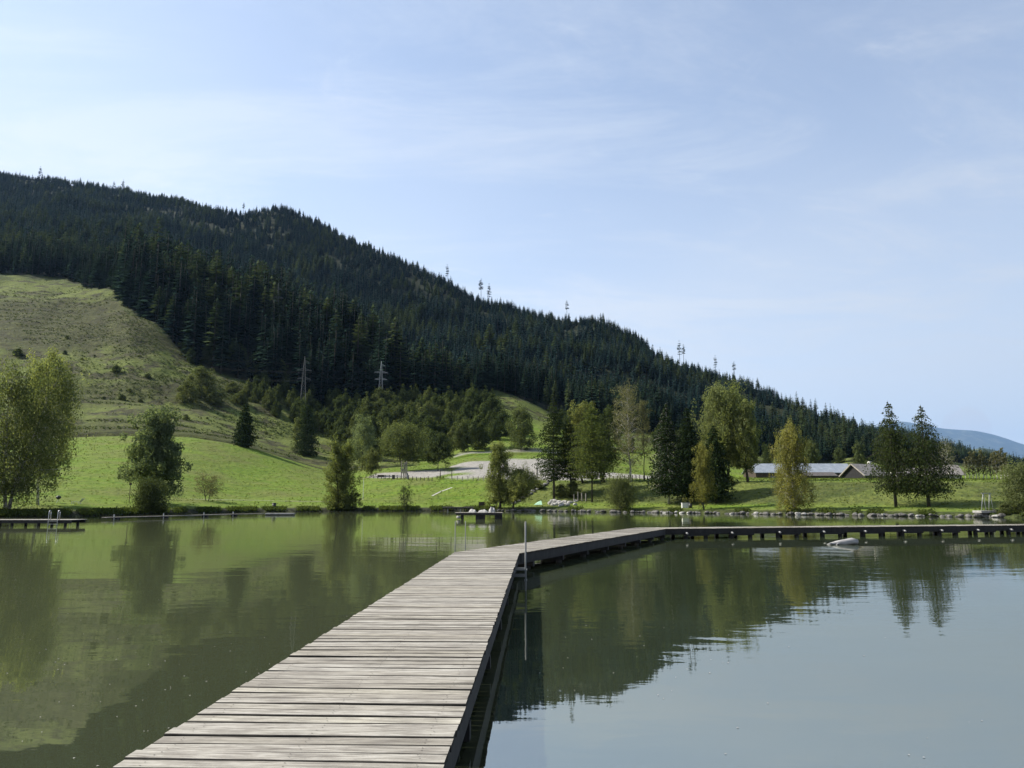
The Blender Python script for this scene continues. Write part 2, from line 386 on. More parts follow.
zone = sstep(PY + nz * 14, 292, 304) * (1 - sstep(PY + nz * 20, 345, 365)) * (CP < 260)
zone = np.maximum(zone, .3 * (CP > 490) * sstep(TT, .9, 1.15) * (1 - sstep(TT, 1.95, 2.05)))
zone = np.maximum(zone, .8 * sstep(TT, 3.9, 4.0) * (1 - sstep(TT + nz * .2, 4.25, 4.5)) * (CP < 300))
zone = np.maximum(zone, .8 * sstep(PY + nz * 12, 372, 384) * (1 - sstep(PY + nz * 20, 398, 412)) * (CP > 60) * (CP < 330))
at2 = np.stack([bank, sstep(TT, 2.0, 2.3), zone, np.ones_like(GZ)], -1).reshape(-1, 4)

t = NT('ground_cover'); v = t.coords('Object')
A = t.n('ShaderNodeAttribute', attribute_name='cover'); B = t.n('ShaderNodeAttribute', attribute_name='edge')
sa = t.n('ShaderNodeSeparateColor'); t.l(A.outputs['Color'], sa.inputs[0])
sb = t.n('ShaderNodeSeparateColor'); t.l(B.outputs['Color'], sb.inputs[0])
n1 = t.noise(v, .09, 5, .6); n2 = t.noise(v, .9, 4, .65); n3 = t.noise(v, .22, 6, .7)
mow = t.noise(t.coords('Object', (.03, .55, .3), (0, 0, R(8))), 1.6, 3, .6)
lawn = t.ramp(n2, [(.3, (.060, .114, .012)), (.55, (.104, .166, .018)), (.75, (.155, .205, .030))])
lawn = t.mix(t.ramp(mow, [(.4, (0, 0, 0)), (.65, (.55, .55, .55))]), lawn, (.150, .180, .034))
lawn = t.mix(t.ramp(n1, [(.42, (0, 0, 0)), (.66, (.8, .8, .8))]), lawn, (.118, .128, .038))
heath = t.ramp(n3, [(.34, (.014, .018, .009)), (.45, (.042, .042, .020)), (.54, (.072, .070, .030)), (.68, (.125, .135, .042))])
heath = t.mix(t.ramp(n2, [(.42, (.75, .75, .75)), (.55, (0, 0, 0))]), heath, (.040, .045, .022))
hm = t.ramp(n1, [(.42, (0, 0, 0)), (.52, (1, 1, 1))])
green = t.ramp(n2, [(.35, (.066, .088, .022)), (.7, (.150, .175, .042))])
hm = t.math('MULTIPLY', t.math('SUBTRACT', 1.0, t.math('MULTIPLY', sb.outputs[2], .85)), hm)
heath = t.mix(t.math('MULTIPLY', sb.outputs[2], .35), heath, (.030, .032, .015))
heath = t.mix(hm, heath, green)
floor_ = t.ramp(n2, [(.3, (.014, .018, .010)), (.7, (.035, .040, .020))])
grav = t.ramp(t.noise(v, 1.3, 5, .7), [(.3, (.19, .18, .16)), (.7, (.34, .325, .295))])
soil = t.ramp(n2, [(.35, (.012, .014, .008)), (.6, (.04, .042, .024)), (.8, (.09, .11, .035))])
c = t.mix(sa.outputs[0], lawn, heath); c = t.mix(sa.outputs[1], c, floor_); c = t.mix(sa.outputs[2], c, grav)
c = t.mix(sb.outputs[0], c, soil)
bh = t.math('ADD', t.math('MULTIPLY', n3, 1.0), t.math('MULTIPLY', n2, .35))
M['ground'] = t.done(t.bsdf(c, .95, .1, bh, 1.0, 1.3))
me = np_mesh('ground', tv, tf, M['ground'], smooth=True)
for nm, arr in (('cover', at1), ('edge', at2)):
    a = me.color_attributes.new(nm, 'FLOAT_COLOR', 'POINT'); a.data.foreach_set('color', arr.astype(np.float32).ravel())
tag(link('ground', me), kind='structure')

# ------------------------------------------------------------------ water
t = NT('lake_water')
g = t.n('ShaderNodeNewGeometry')
mp = t.n('ShaderNodeMapping'); t.l(g.outputs['Position'], mp.inputs[0]); mp.inputs['Scale'].default_value = (.7, 1.5, 1)
mp.inputs['Rotation'].default_value = (0, 0, R(12))
w1 = t.noise(mp.outputs[0], 1.5, 3, .5, .4)
mp2 = t.n('ShaderNodeMapping'); t.l(g.outputs['Position'], mp2.inputs[0]); mp2.inputs['Scale'].default_value = (.16, .4, 1)
w2 = t.noise(mp2.outputs[0], 1.0, 2, .5)
mp3 = t.n('ShaderNodeMapping'); t.l(g.outputs['Position'], mp3.inputs[0]); mp3.inputs['Scale'].default_value = (.02, .055, 1)
calm = t.ramp(t.noise(mp3.outputs[0], 1.0, 2, .5), [(.4, (.25, .25, .25)), (.62, (1, 1, 1))])
hh = t.math('ADD', t.math('MULTIPLY', t.math('MULTIPLY', w1, .35), calm), t.math('MULTIPLY', w2, .9))
bmp = t.n('ShaderNodeBump'); bmp.inputs['Strength'].default_value = 1.0; bmp.inputs['Distance'].default_value = .014
t.l(hh, bmp.inputs['Height'])
murk_reflect = t.ramp(t.noise(mp2.outputs[0], .5, 3, .6), [(.35, (.019, .026, .014)), (.65, (.027, .035, .019))])
sx_ = t.n('ShaderNodeSeparateXYZ'); t.l(g.outputs['Position'], sx_.inputs[0])
mr = t.n('ShaderNodeMapRange'); mr.inputs['From Min'].default_value = 3.0; mr.inputs['From Max'].default_value = -3.5; mr.interpolation_type = 'SMOOTHSTEP'; t.l(sx_.outputs[0], mr.inputs['Value'])
murk_reflect = t.mix(mr.outputs[0], murk_reflect, (.046, .054, .028))  # left water paler: reflected hillside light put into its colour
d = t.n('ShaderNodeBsdfDiffuse'); t.l(murk_reflect, d.inputs[0]); t.l(bmp.outputs[0], d.inputs['Normal'])
gl = t.n('ShaderNodeBsdfGlossy'); gl.inputs['Roughness'].default_value = .012; t.l(bmp.outputs[0], gl.inputs['Normal'])
gl.inputs[0].default_value = (.99, 1, .93, 1)
fr = t.n('ShaderNodeFresnel'); fr.inputs['IOR'].default_value = 6.0; t.l(bmp.outputs[0], fr.inputs['Normal'])
m = t.n('ShaderNodeMixShader'); t.l(fr.outputs[0], m.inputs[0]); t.l(d.outputs[0], m.inputs[1]); t.l(gl.outputs[0], m.inputs[2])
M['water'] = t.done(m.outputs[0])
wx = np.array([-420, 420, 420, -420.]); wy = np.array([-260, -260, 200, 200.])
me = np_mesh('lake', np.stack([wx, wy, np.zeros(4)], -1), np.array([[0, 1, 2, 3]]), M['water'])
tag(link('lake', me), kind='structure')

# ------------------------------------------------------------------ far mountains
def far_hill(name, tab, depth, c1, c2, seed, rel):
    xs = sorted(tab); cc = np.arange(xs[0], xs[-1] + 1, 3.0)
    D = np.interp(cc, xs, [tab[x][0] for x in xs]); p = smooth1(np.interp(cc, xs, [tab[x][1] for x in xs]), 3, 0)
    v_ = (384 - p) / F; Z = CAMH + D * (ST + v_ * CT) / (CT - v_ * ST); nr = 40
    P = []
    for j in range(nr):
        f = j / (nr - 1)                       # 0 foot in front .. .6 crest .. 1 back
        dd = D * (1 - depth * (1 - f / .6)) if f < .6 else D * (1 + depth * (f - .6))
        zz = Z * (f / .6) ** .9 if f < .6 else Z * (1 - (f - .6) * 1.2)
        xx = (cc - 512) / F * (dd * CT + (zz - CAMH) * ST)
        nn = np.array([noise.noise(Vector((xx[i] * 3 / D[i], dd[i] * 3 / D[i] * 3, seed))) + .5 * noise.noise(Vector((xx[i] * 14 / D[i], dd[i] * 14 / D[i], seed))) for i in range(len(cc))])
        k = math.sin(math.pi * min(f / .6, 1)) if f < .6 else 1
        P.append(np.stack([xx, dd, np.maximum(zz + nn * rel * k, -5)], -1))
    P = np.array(P).reshape(-1, 3)
    t = NT(name + '_cover'); v = t.coords('Object'); f = t.noise(v, 5.0 / 1500, 6, .65)
    cm = t.ramp(f, [(.42, c1), (.52, c1), (.60, c2)])
    return tag(link(name, np_mesh(name, P, grid_faces(nr, len(cc)), t.done(t.bsdf(cm, .95, .1)), smooth=True)), kind='structure')
far_hill('mountain', {700: (26000, 470), 820: (26000, 440), 900: (26000, 422), 945: (26000, 429), 975: (26000, 433), 1000: (26000, 438.5), 1024: (26000, 445.5), 1100: (26000, 462), 1300: (26000, 476)},
         .25, (.035, .05, .045), (.08, .09, .07), 3.3, 230)
far_hill('hills', {860: (8000, 470), 930: (8000, 458), 965: (8000, 451), 983: (8000, 447), 1000: (8000, 451), 1024: (8000, 460), 1060: (8000, 468), 1120: (8000, 473), 1300: (8000, 478)},
         .4, (.035, .05, .03), (.22, .24, .13), 8.1, 45)

# ------------------------------------------------------------------ trees
def conifer_mesh(name, mat, bark, H, Rr, whorls, nb, seed, bare=.08, droop=.35, gap=.0, power=.85, trunk_r=None):
    """one crown mesh (drooping fans of twigs round a stem) and one trunk mesh; base at origin, height H"""
    rg = np.random.default_rng(seed); V = []; Fq = []
    n = 0
    for w in range(whorls):
        tt = bare + (1 - bare) * (w + rg.uniform(-.3, .3)) / whorls
        tt = min(max(tt, bare), .985)
        L0 = Rr * (1 - ((tt - bare) / (1 - bare))) ** power * (1 if tt > bare + .1 else .75) + .04 * Rr
        ph = rg.uniform(0, 6.28)
        for b in range(nb):
            if rg.random() < gap: continue
            a = ph + 6.283 * b / nb + rg.uniform(-.3, .3); L = L0 * rg.uniform(.6, 1.15)
            z0 = tt * H + rg.uniform(-.01, .01) * H; up = rg.uniform(-.05, .25)
            dx, dy = math.cos(a), math.sin(a); sx, sy = -dy, dx
            wd = L * rg.uniform(.2, .34)
            p0 = (0, 0, z0); p1 = (dx * L * .55, dy * L * .55, z0 + L * (up - droop * .35)); p2 = (dx * L, dy * L, z0 + L * (up - droop) - .0)
            l1 = (p1[0] + sx * wd - dx * L * .05, p1[1] + sy * wd - dy * L * .05, p1[2] - wd * rg.uniform(.35, .9)); r1 = (p1[0] - sx * wd - dx * L * .05, p1[1] - sy * wd - dy * L * .05, p1[2] - wd * rg.uniform(.35, .9))
            V += [p0, p1, p2, l1, r1]; Fq += [(n, n + 3, n + 1), (n + 3, n + 2, n + 1), (n, n + 1, n + 4), (n + 1, n + 2, n + 4)]; n += 5
    # leader
    V += [(-.02 * H, 0, H * .95), (.02 * H, 0, H * .95), (0, 0, H), (0, .02 * H, H * .95)]
    Fq += [(n, n + 1, n + 2), (n + 1, n + 3, n + 2), (n + 3, n, n + 2)]
    crown = np_mesh(name + '_crown', np.array(V), np.array(Fq), mat)
    tr = trunk_r or H * .011
    mb = MB(); mb.tube([(0, 0, -.6), (0, 0, H * .5), (0, 0, H * .97)], [tr, tr * .6, tr * .1], 6)
    trunk = mb.mesh(name + '_trunk', bark, True)
    return crown, trunk

def leaf_cards(C, size, rg, droop=0.0, aspect=1.0, flat=0.0, hint=None):
    """leaf faces at centres C"""
    n = len(C)
    nrm = rg.normal(size=(n, 3)); nrm[:, 2] = nrm[:, 2] * (1 - droop * .8) + flat
    if hint is not None: nrm = nrm * .45 + hint
    nrm /= np.linalg.norm(nrm, axis=1)[:, None] + 1e-9
    ref = rg.normal(size=(n, 3)) * (1 - droop) ; ref[:, 2] -= droop * 2
    a = ref - (ref * nrm).sum(1)[:, None] * nrm; a /= np.linalg.norm(a, axis=1)[:, None] + 1e-9
    b = np.cross(nrm, a)
    s = size * rg.uniform(.6, 1.3, n)[:, None]
    P = np.stack([C - a * s * .5 * aspect, C + b * s * .36, C + a * s * .5 * aspect, C - b * s * .36], 1)
    P[:, 1] += nrm * s * .12; P[:, 3] += nrm * s * .12
    return P.reshape(-1, 3)
def quads_of(n): return np.arange(n * 4).reshape(-1, 4)

def broad_tree(name, mat, bark, H, W, crown0, seed, nleaf=9000, leaf=.34, shape='oval', droop=.2, limbs=34, lean=(0, 0), tufts=1.0,
               trunk_r=None, stems=1, spread=.55, top_shift=0.0, sub=4, sky=1.0, skirt=0.0):
    """trunk and limbs as one mesh, leaves in clumps along the twigs as another"""
    rg = np.random.default_rng(seed); mb = MB(); tr = trunk_r or H * .013
    cz0 = H * crown0; CC = []; CR = []
    def prof(f):                                      # crown radius over its height, f 0..1
        if shape == 'oval': return max(.0, math.sin(math.pi * min(1, (f * .84 + .16) ** 1.0))) ** .85
        if shape == 'cone': return (1 - f) ** .75 * min(1, f * 5 + .35)
        if shape == 'column': return (min(1, f * 6 + .35) * (1 - f ** 3)) ** .8
        if shape == 'dome': return max(0, 1 - f ** 2.2) ** .6 * min(1, f * 3 + .6)
        if shape == 'bush': return max(0, 1 - f ** 2.4) ** .55
        return 1
    for st in range(stems):
        ang = 6.28 * st / max(stems, 1) + rg.uniform(0, .8); o = 0 if stems == 1 else .25 * W / 2
        bx, by = math.cos(ang) * .12 * (stems > 1), math.sin(ang) * .12 * (stems > 1)
        pts = []
        for i in range(7):
            f = i / 6
            pts.append(Vector((bx + math.cos(ang) * o * f * 1.6 + lean[0] * f * f * H + rg.normal() * .012 * H * (0 < i < 6) + top_shift * f * f,
                               by + math.sin(ang) * o * f * 1.6 + lean[1] * f * f * H + rg.normal() * .012 * H * (0 < i < 6), -.3 + (H * .96 + .3) * f)))
        mb.tube(pts, [tr * (1 - .93 * (i / 6) ** .9) * (1.25 if i == 0 else 1) for i in range(7)], 7)
        def on_trunk(z):
            f = min(max(z / (H * .96), 0), .999) * 6; i = int(f); return pts[i].lerp(pts[i + 1], f - i)
        for k in range(limbs):
            f = (k + rg.uniform(0, 1)) / limbs; z = cz0 + (H - cz0) * f
            a = k * 2.4 + rg.uniform(-.5, .5); rad = W / 2 * prof(f) * rg.uniform(.5, 1.0) * (.9 + .42 * noise.noise(Vector((math.cos(a) * 1.1, math.sin(a) * 1.1 + seed * 3, f * 3.2)))); start = on_trunk(max(z - rad * spread * rg.uniform(.6, 1.2), cz0 * .75 if shape != 'bush' else .1))
            end = on_trunk(z); end = Vector((end.x + math.cos(a) * rad, end.y + math.sin(a) * rad, z + rg.uniform(-.03, .05) * H))
            mid = start.lerp(end, .5) + Vector((0, 0, rad * .16)); br = tr * .38 * (1 - f * .7)
            mb.tube([start, mid, end], [br, br * .55, br * .12], 4)
            for s_ in range(sub):
                g_ = rg.uniform(.35, 1.0); p = start.lerp(mid, g_ * 2) if g_ < .5 else mid.lerp(end, g_ * 2 - 1)
                q = p + Vector(rg.normal(size=3)) * (.13 * W) * (1.15 - .4 * g_)
                q.z -= abs(rg.normal()) * droop * .06 * H
                mb.tube([p, q], [br * .3, br * .06], 3)
                CC.append(q); CR.append(W * rg.uniform(.04, .075))
                if s_ % 2: CC.append(p.lerp(q, .55)); CR.append(W * rg.uniform(.02, .045))
            CC.append(end); CR.append(W * rg.uniform(.05, .09))
        CC.append(pts[-1]); CR.append(W * .05)
    if skirt:
        for k in range(int(skirt)):
            a = rg.uniform(0, 6.28); r_ = W * .4 * rg.uniform(.2, 1); CC.append(Vector((math.cos(a) * r_, math.sin(a) * r_, rg.uniform(.05, .18) * H))); CR.append(W * .07)
    CC = np.array(CC); CR = np.array(CR) * tufts
    wts = CR ** 2; idx = rg.choice(len(CC), nleaf, p=wts / wts.sum())
    g3 = rg.normal(size=(nleaf, 3)); g3 /= np.maximum(1, np.linalg.norm(g3, axis=1)[:, None] / 1.25)
    P = CC[idx] + g3 * CR[idx][:, None] * np.array([1, 1, 1.0 + droop]) * .8
    if droop: P[:, 2] -= rg.exponential(1, nleaf) * droop * .05 * H * (P[:, 2] > cz0 * 1.2)
    P[:, 2] = np.maximum(P[:, 2], .12)
    hint = (P - CC[idx]) / (CR[idx][:, None] * 1.3 + 1e-6); axis = P - np.array([0, 0, cz0 + (H - cz0) * .45]); axis /= np.array([W / 2, W / 2, (H - cz0) / 2]); hint = hint * .7 + axis * .6
    V = leaf_cards(P, leaf, rg, droop, 1.25, hint=hint)
    return np_mesh(name + '_crown', V, quads_of(nleaf), mat), mb.mesh(name + '_trunk', bark, True)

def needle_tree(name, mat, bark, H, W, crown0, seed, twigs=46, nb=9, card=.42, shape=1.0, up=.1, droop=.25, gap=.12, trunk_r=None, topgap=0.0, wide=0.0):
    """near larch or spruce: whorls of branches, each carrying many small needle tufts"""
    rg = np.random.default_rng(seed); mb = MB(); tr = trunk_r or H * .012; C = []
    bend = [rg.normal() * .006 * H for _ in range(2)]
    mb.tube([(0, 0, -.3), (bend[0] * .5, bend[1] * .5, H * .4), (bend[0], bend[1], H * .75), (0, 0, H)], [tr * 1.25, tr * .8, tr * .4, tr * .05], 7)
    for w in range(twigs):
        f = (w + rg.uniform(-.4, .4)) / twigs; f = min(max(f, 0), .99); z = H * (crown0 + (1 - crown0) * f)
        L0 = W / 2 * ((1 - f) ** shape * (min(1, .5 + f * 4)) + wide * math.sin(math.pi * f)) + .02 * W
        ph = rg.uniform(0, 6.28)
        for b in range(nb if f < .8 else max(4, nb - 3)):
            if rg.random() < gap + (topgap if f > .6 else 0): continue
            a = ph + 6.283 * b / nb + rg.uniform(-.35, .35); L = L0 * rg.uniform(.55, 1.2); dx, dy = math.cos(a), math.sin(a)
            e = Vector((dx * L, dy * L, z + L * (up - droop * .5) )); m_ = Vector((dx * L * .55, dy * L * .55, z + L * up * .6)); s_ = Vector((0, 0, z))
            mb.tube([s_, m_, e], [tr * .22 * (1 - .7 * f), tr * .12 * (1 - .7 * f), tr * .03], 3)
            n = max(4, int(L / W * 90))
            u = rg.uniform(.12, 1.03, n)
            P = np.where(u[:, None] < .55, np.array(s_) + (np.array(m_) - np.array(s_)) * (u / .55)[:, None], np.array(m_) + (np.array(e) - np.array(m_)) * ((u - .55) / .45)[:, None])
            lat = rg.normal(size=n) * L * .15; P[:, 0] += -dy * lat; P[:, 1] += dx * lat
            P[:, 2] -= rg.exponential(1, n) * (droop * .35 + .03) * min(1.6, L * .5) + abs(lat) * .3
            C.append(P)
    C = np.concatenate(C); V = leaf_cards(C, card * .68, rg, .35, 1.3)
    return np_mesh(name + '_crown', V, quads_of(len(C)), mat), mb.mesh(name + '_trunk', bark, True)

def plant_tree(name, meshes, loc, label, cat, group=None, scale=1.0, rz=None, sxy=None):
    r = empty(name, loc, random.uniform(0, 6.28) if rz is None else rz)
    s = scale; r.scale = (sxy or s, sxy or s, s)
    link('crown', meshes[0], r); link('trunk', meshes[1], r)
    return tag(r, label, cat, group)

# forest ---------------------------------------------------------
conf = [conifer_mesh('spruce%d' % i, M['conifer'], M['bark'], 1.0 * 26, (3.9, 4.4, 3.5)[i], (22, 20, 24)[i], 8, 40 + i, (.10, .16, .05)[i], .45) for i in range(3)]
larc = [conifer_mesh('larch%d' % i, M['larch'], M['bark'], 26, (3.6, 4.2)[i], 17, 8, 60 + i, (.22, .30)[i], .3, .15, .7) for i in range(2)]
# sample positions by ground area
t0 = 4.95
cellsX = GX[:-1, :-1]; 
ri = [r for r in range(NR - 1) if GT[r] >= 6.0 and GT[r] < 10.5]
pts = []
sp2_of = lambda D: np.interp(D, [400, 700, 1300], [31.0, 36.0, 50.0])
for r in ri:
    x0, x1 = GX[r, :-1], GX[r, 1:]; y0, y1 = GD[r, :-1], GD[r + 1, :-1]
    area = np.abs(x1 - x0) * np.abs(y1 - y0)
    okc = (cols[:-1] > -330) & (cols[:-1] < 1330)
    n = rng.poisson(area / sp2_of(y0) * okc)
    for c in np.nonzero(n)[0]:
        for _ in range(n[c]):
            a, b = rng.random(2)
            top = GX[r, c] + (GX[r, c + 1] - GX[r, c]) * a; bot = GX[r + 1, c] + (GX[r + 1, c + 1] - GX[r + 1, c]) * a
            x = top + (bot - top) * b
            y = (GD[r, c] * (1 - a) + GD[r, c + 1] * a) * (1 - b) + (GD[r + 1, c] * (1 - a) + GD[r + 1, c + 1] * a) * b
            z = (GZ[r, c] * (1 - a) + GZ[r, c + 1] * a) * (1 - b) + (GZ[r + 1, c] * (1 - a) + GZ[r + 1, c + 1] * a) * b
            pts.append((x, y, z, GT[r], cols[c]))
pts = np.array(pts)
ln = np.array([noise.noise(Vector((p[0] * .012, p[1] * .012, 9))) for p in pts])
gapn = np.array([noise.noise(Vector((p[0] * .02, p[1] * .02, 21))) for p in pts])
keepm = rng.random(len(pts)) < np.where(gapn < -.2, .3, 1.0)
pts = pts[keepm]; ln = ln[keepm]
gap2 = np.array([noise.noise(Vector((p[0] * .018, p[1] * .018, 41))) for p in pts])
is_larch = rng.random(len(pts)) < np.clip(.16 + ln * .9 + .5 * ((pts[:, 4] > 140) & (pts[:, 4] < 450) & (pts[:, 3] < 7.0) & (pts[:, 3] > 6.35)), .03, .8) * np.where((pts[:, 4] > 110) & (pts[:, 4] < 470) & (pts[:, 3] > 7.05) & (pts[:, 3] < 8.3), .15, 1.0)
stand = (pts[:, 4] > 118) & (pts[:, 4] < 450) & (pts[:, 3] < 7.3)
hgt_ = rng.uniform(17, 27, len(pts)) * np.where(stand, 1.5, 1.0)
hgt_ *= np.interp(pts[:, 4], [480, 640, 760], [1.0, .82, .66]) * np.where(pts[:, 3] > 9.3, .66, 1.0)
dist = np.hypot(pts[:, 0], pts[:, 1])
hgt_ *= 1 + .30 * gap2 + rng.normal(size=len(pts)) * .12
infr = (pts[:, 4] > -8) & (pts[:, 4] < 1030)
order = np.argsort(-(hgt_ / dist) * infr)
NIND = 285
ind = order[:NIND]; rest = order[NIND:]
print('forest trees', len(pts))
used_n = 0
for i in ind:
    lar = bool(is_larch[i]); m_ = (larc if lar else conf)[int(rng.integers(0, 2 if lar else 3))]
    wh = pts[i, 4]
    where = 'at the left edge of the forest' if wh < 128 else 'in the dense stand on the slope' if wh < 460 else 'at the forest foot behind the gravel yard' if wh < 640 else 'at the forest foot behind the lakeside trees' if wh < 820 else 'at the forest foot behind the farm roofs'
    nm = 'larch_tree' if lar else 'spruce_tree'
    lb = ('lighter olive larch ' if lar else 'tall dark spruce ') + where
    plant_tree(nm, m_, (pts[i, 0], pts[i, 1], pts[i, 2] - .3), lb, 'conifer', ('larches ' if lar else 'spruces ') + where, hgt_[i] / 26, None, hgt_[i] / 26 * rng.uniform(1.2, 1.7))

def gn_forest(name, P, H, protos, label):
    rot = rng.uniform(0, 6.28, len(P)); wid = rng.uniform(1.0, 1.9, len(P))
    me = bpy.data.meshes.new(name); me.vertices.add(len(P)); me.vertices.foreach_set('co', P.astype(np.float32).ravel())
    for an, arr in (('h', H / 26), ('w', H / 26 * wid), ('r', rot)):
        a = me.attributes.new(an, 'FLOAT', 'POINT'); a.data.foreach_set('value', arr.astype(np.float32))
    a = me.attributes.new('k', 'INT', 'POINT'); a.data.foreach_set('value', rng.integers(0, len(protos), len(P)).astype(np.int32))
    o = link(name, me); tag(o, label, kind='stuff')
    ng = bpy.data.node_groups.new(name, 'GeometryNodeTree')
    ng.interface.new_socket('Geometry', in_out='INPUT', socket_type='NodeSocketGeometry')
    ng.interface.new_socket('Geometry', in_out='OUTPUT', socket_type='NodeSocketGeometry')
    N = ng.nodes; L = ng.links
    gi = N.new('NodeGroupInput'); go = N.new('NodeGroupOutput'); iop = N.new('GeometryNodeInstanceOnPoints')
    g2i = N.new('GeometryNodeGeometryToInstance')
    for pr in reversed(protos):
        oi = N.new('GeometryNodeObjectInfo'); oi.inputs['Object'].default_value = pr; oi.inputs['As Instance'].default_value = True
        L.new(oi.outputs['Geometry'], g2i.inputs[0])
    L.new(gi.outputs[0], iop.inputs['Points']); L.new(g2i.outputs[0], iop.inputs['Instance'])
    iop.inputs['Pick Instance'].default_value = True
    def attr(n, ty):
        nd = N.new('GeometryNodeInputNamedAttribute'); nd.data_type = ty; nd.inputs['Name'].default_value = n; return nd.outputs['Attribute']
    cx = N.new('ShaderNodeCombineXYZ'); w_ = attr('w', 'FLOAT'); L.new(w_, cx.inputs[0]); L.new(w_, cx.inputs[1]); L.new(attr('h', 'FLOAT'), cx.inputs[2])
    cr = N.new('ShaderNodeCombineXYZ'); L.new(attr('r', 'FLOAT'), cr.inputs[2])
    L.new(attr('k', 'INT'), iop.inputs['Instance Index']); L.new(cx.outputs[0], iop.inputs['Scale']); L.new(cr.outputs[0], iop.inputs['Rotation'])
    L.new(iop.outputs[0], go.inputs[0])
    md = o.modifiers.new('trees', 'NODES'); md.node_group = ng
    return o
def proto(name, ms):      # crown and trunk merged into one datablock that only the wood uses
    bm = bmesh.new(); bm.from_mesh(ms[0])
    for f in bm.faces: f.material_index = 0
    n0 = len(bm.faces); bm.from_mesh(ms[1]); bm.faces.ensure_lookup_table()
    for f in list(bm.faces)[n0:]: f.material_index = 1
    me = bpy.data.meshes.new(name); bm.to_mesh(me); bm.free()
    me.materials.append(ms[0].materials[0]); me.materials.append(ms[1].materials[0])
    return bpy.data.objects.new(name, me)
conf_far = [conifer_mesh('hazespruce%d' % i, M['conifer_far'], M['bark'], 26, (4.4, 5.0, 3.8)[i], (16, 15, 17)[i], 7, 140 + i, (.06, .10, .04)[i], .5, .05, (.75, .9, .65)[i]) for i in range(3)]
pcf = [proto('far_spruce_pattern', m_) for m_ in conf_far]
pc = [proto('spruce_pattern', m_) for m_ in conf]; pl_ = [proto('larch_pattern', m_) for m_ in larc]
rl = rest[is_larch[rest]]; rs = rest[~is_larch[rest]]
near_ = (pts[rs][:, 3] < 7.15); rn, rf2 = rs[near_], rs[~near_]
gn_forest('spruce_forest', pts[rn][:, :3] - np.array([0, 0, .4]), hgt_[rn], pc, 'dark spruce forest on the nearer spur of the mountain')
gn_forest('ridge_forest', pts[rf2][:, :3] - np.array([0, 0, .4]), hgt_[rf2] * .92, pcf, 'haze-tinted spruce forest covering the mountainside up to the ridge')
gn_forest('larch_forest', pts[rl][:, :3] - np.array([0, 0, .4]), hgt_[rl], pl_, 'lighter larches scattered through the mountain forest')

# ------------------------------------------------------------------ lakeside and meadow trees
def base(px, py, shore=None):
    return on_shore(px, shore) if shore is not None else ground_at(px, py)
def hgt(p, px, py): return max(.3, at(px, py, p.y).z - p.z)
def wid(p, w): return w * p.y * 1.012 / F
def put(name, cat, label, p, meshes, group=None, rz=0.0): return plant_tree(name, meshes, (p.x, p.y, p.z - .05), label, cat, group, 1.0, rz)
def bt(name, cat, label, px, py, pytop, wpx, shape, mat, crown0, seed, group=None, shore=None, bark='bark', tcx=0, **kw):
    p = base(px, py, shore); H = hgt(p, px, pytop); W = wid(p, wpx)
    return put(name, cat, label, p, broad_tree(name, M[mat], M[bark], H, W, crown0, seed, shape=shape, top_shift=wid(p, tcx), **kw), group)
def nt_(name, cat, label, px, py, pytop, wpx, mat, crown0, seed, group=None, shore=None, bark='bark', **kw):
    p = base(px, py, shore); H = hgt(p, px, pytop); W = wid(p, wpx)
    return put(name, cat, label, p, needle_tree(name, M[mat], M[bark], H, W, crown0, seed, **kw), group)
bt('birch_tree', 'birch', 'large spreading birch with pale trunk beside the jetty at the left edge', 8, 512, 366, 94, 'oval', 'birch_dull', .16, 1, shore=2.5, bark='bark_birch', tcx=16, nleaf=39100, leaf=0.24, droop=.75, limbs=52, stems=2, sub=5, trunk_r=.22)
bt('birch_tree', 'birch', 'lighter birch crown rising behind the large birch at the left edge', 38, 505, 352, 66, 'oval', 'birch', .25, 2, bark='bark_birch', nleaf=25299, leaf=0.24, droop=.7, limbs=40, sub=5, trunk_r=.18)
bt('maple_tree', 'tree', 'round dark green broadleaf tree on the left lawn above a bush', 153, 503, 417, 72, 'dome', 'maple', .24, 53, nleaf=25299, leaf=0.33, limbs=40, sub=5, trunk_r=.2)
bt('bush', 'bush', 'dense round bush at the water edge under the broadleaf tree', 150, 511, 482, 34, 'bush', 'bush_dark', .05, 4, shore=1.4, nleaf=16099, leaf=0.16, limbs=40, stems=3, tufts=1.6, trunk_r=.07)
bt('small_tree', 'tree', 'small thin-leaved spreading tree on the left lawn right of the round bush', 207, 501, 476, 30, 'dome', 'birch_dry', .3, 5, nleaf=3449, leaf=0.17, limbs=22, stems=2, trunk_r=.09)
bt('alder_tree', 'tree', 'narrow upright tree at the waterline below the hillside pylons', 340, 511, 444, 34, 'cone', 'birch', .05, 56, shore=.9, nleaf=20700, leaf=0.24, limbs=48, stems=2, sub=4, droop=.3, trunk_r=.2, skirt=20)
bt('bush', 'bush', 'low dark bush leaning right from the foot of the narrow shoreline tree', 352, 509, 493, 18, 'bush', 'bush_dark', .05, 7, shore=1.4, nleaf=3679, leaf=0.18, limbs=16, stems=2, trunk_r=.06)
bt('shrub', 'bush', 'small thin shrub alone on the shore below the playground', 405, 509, 486, 15, 'column', 'bush_dark', .08, 8, shore=.8, nleaf=2070, leaf=0.16, limbs=20, stems=3, trunk_r=.07)
bt('alder_tree', 'tree', 'upright tree on the shore just behind the raft', 500, 509, 445, 42, 'cone', 'birch', .12, 9, shore=1.4, nleaf=20700, leaf=0.22, limbs=44, stems=1, sub=4, droop=.3, tcx=-3, trunk_r=.24)
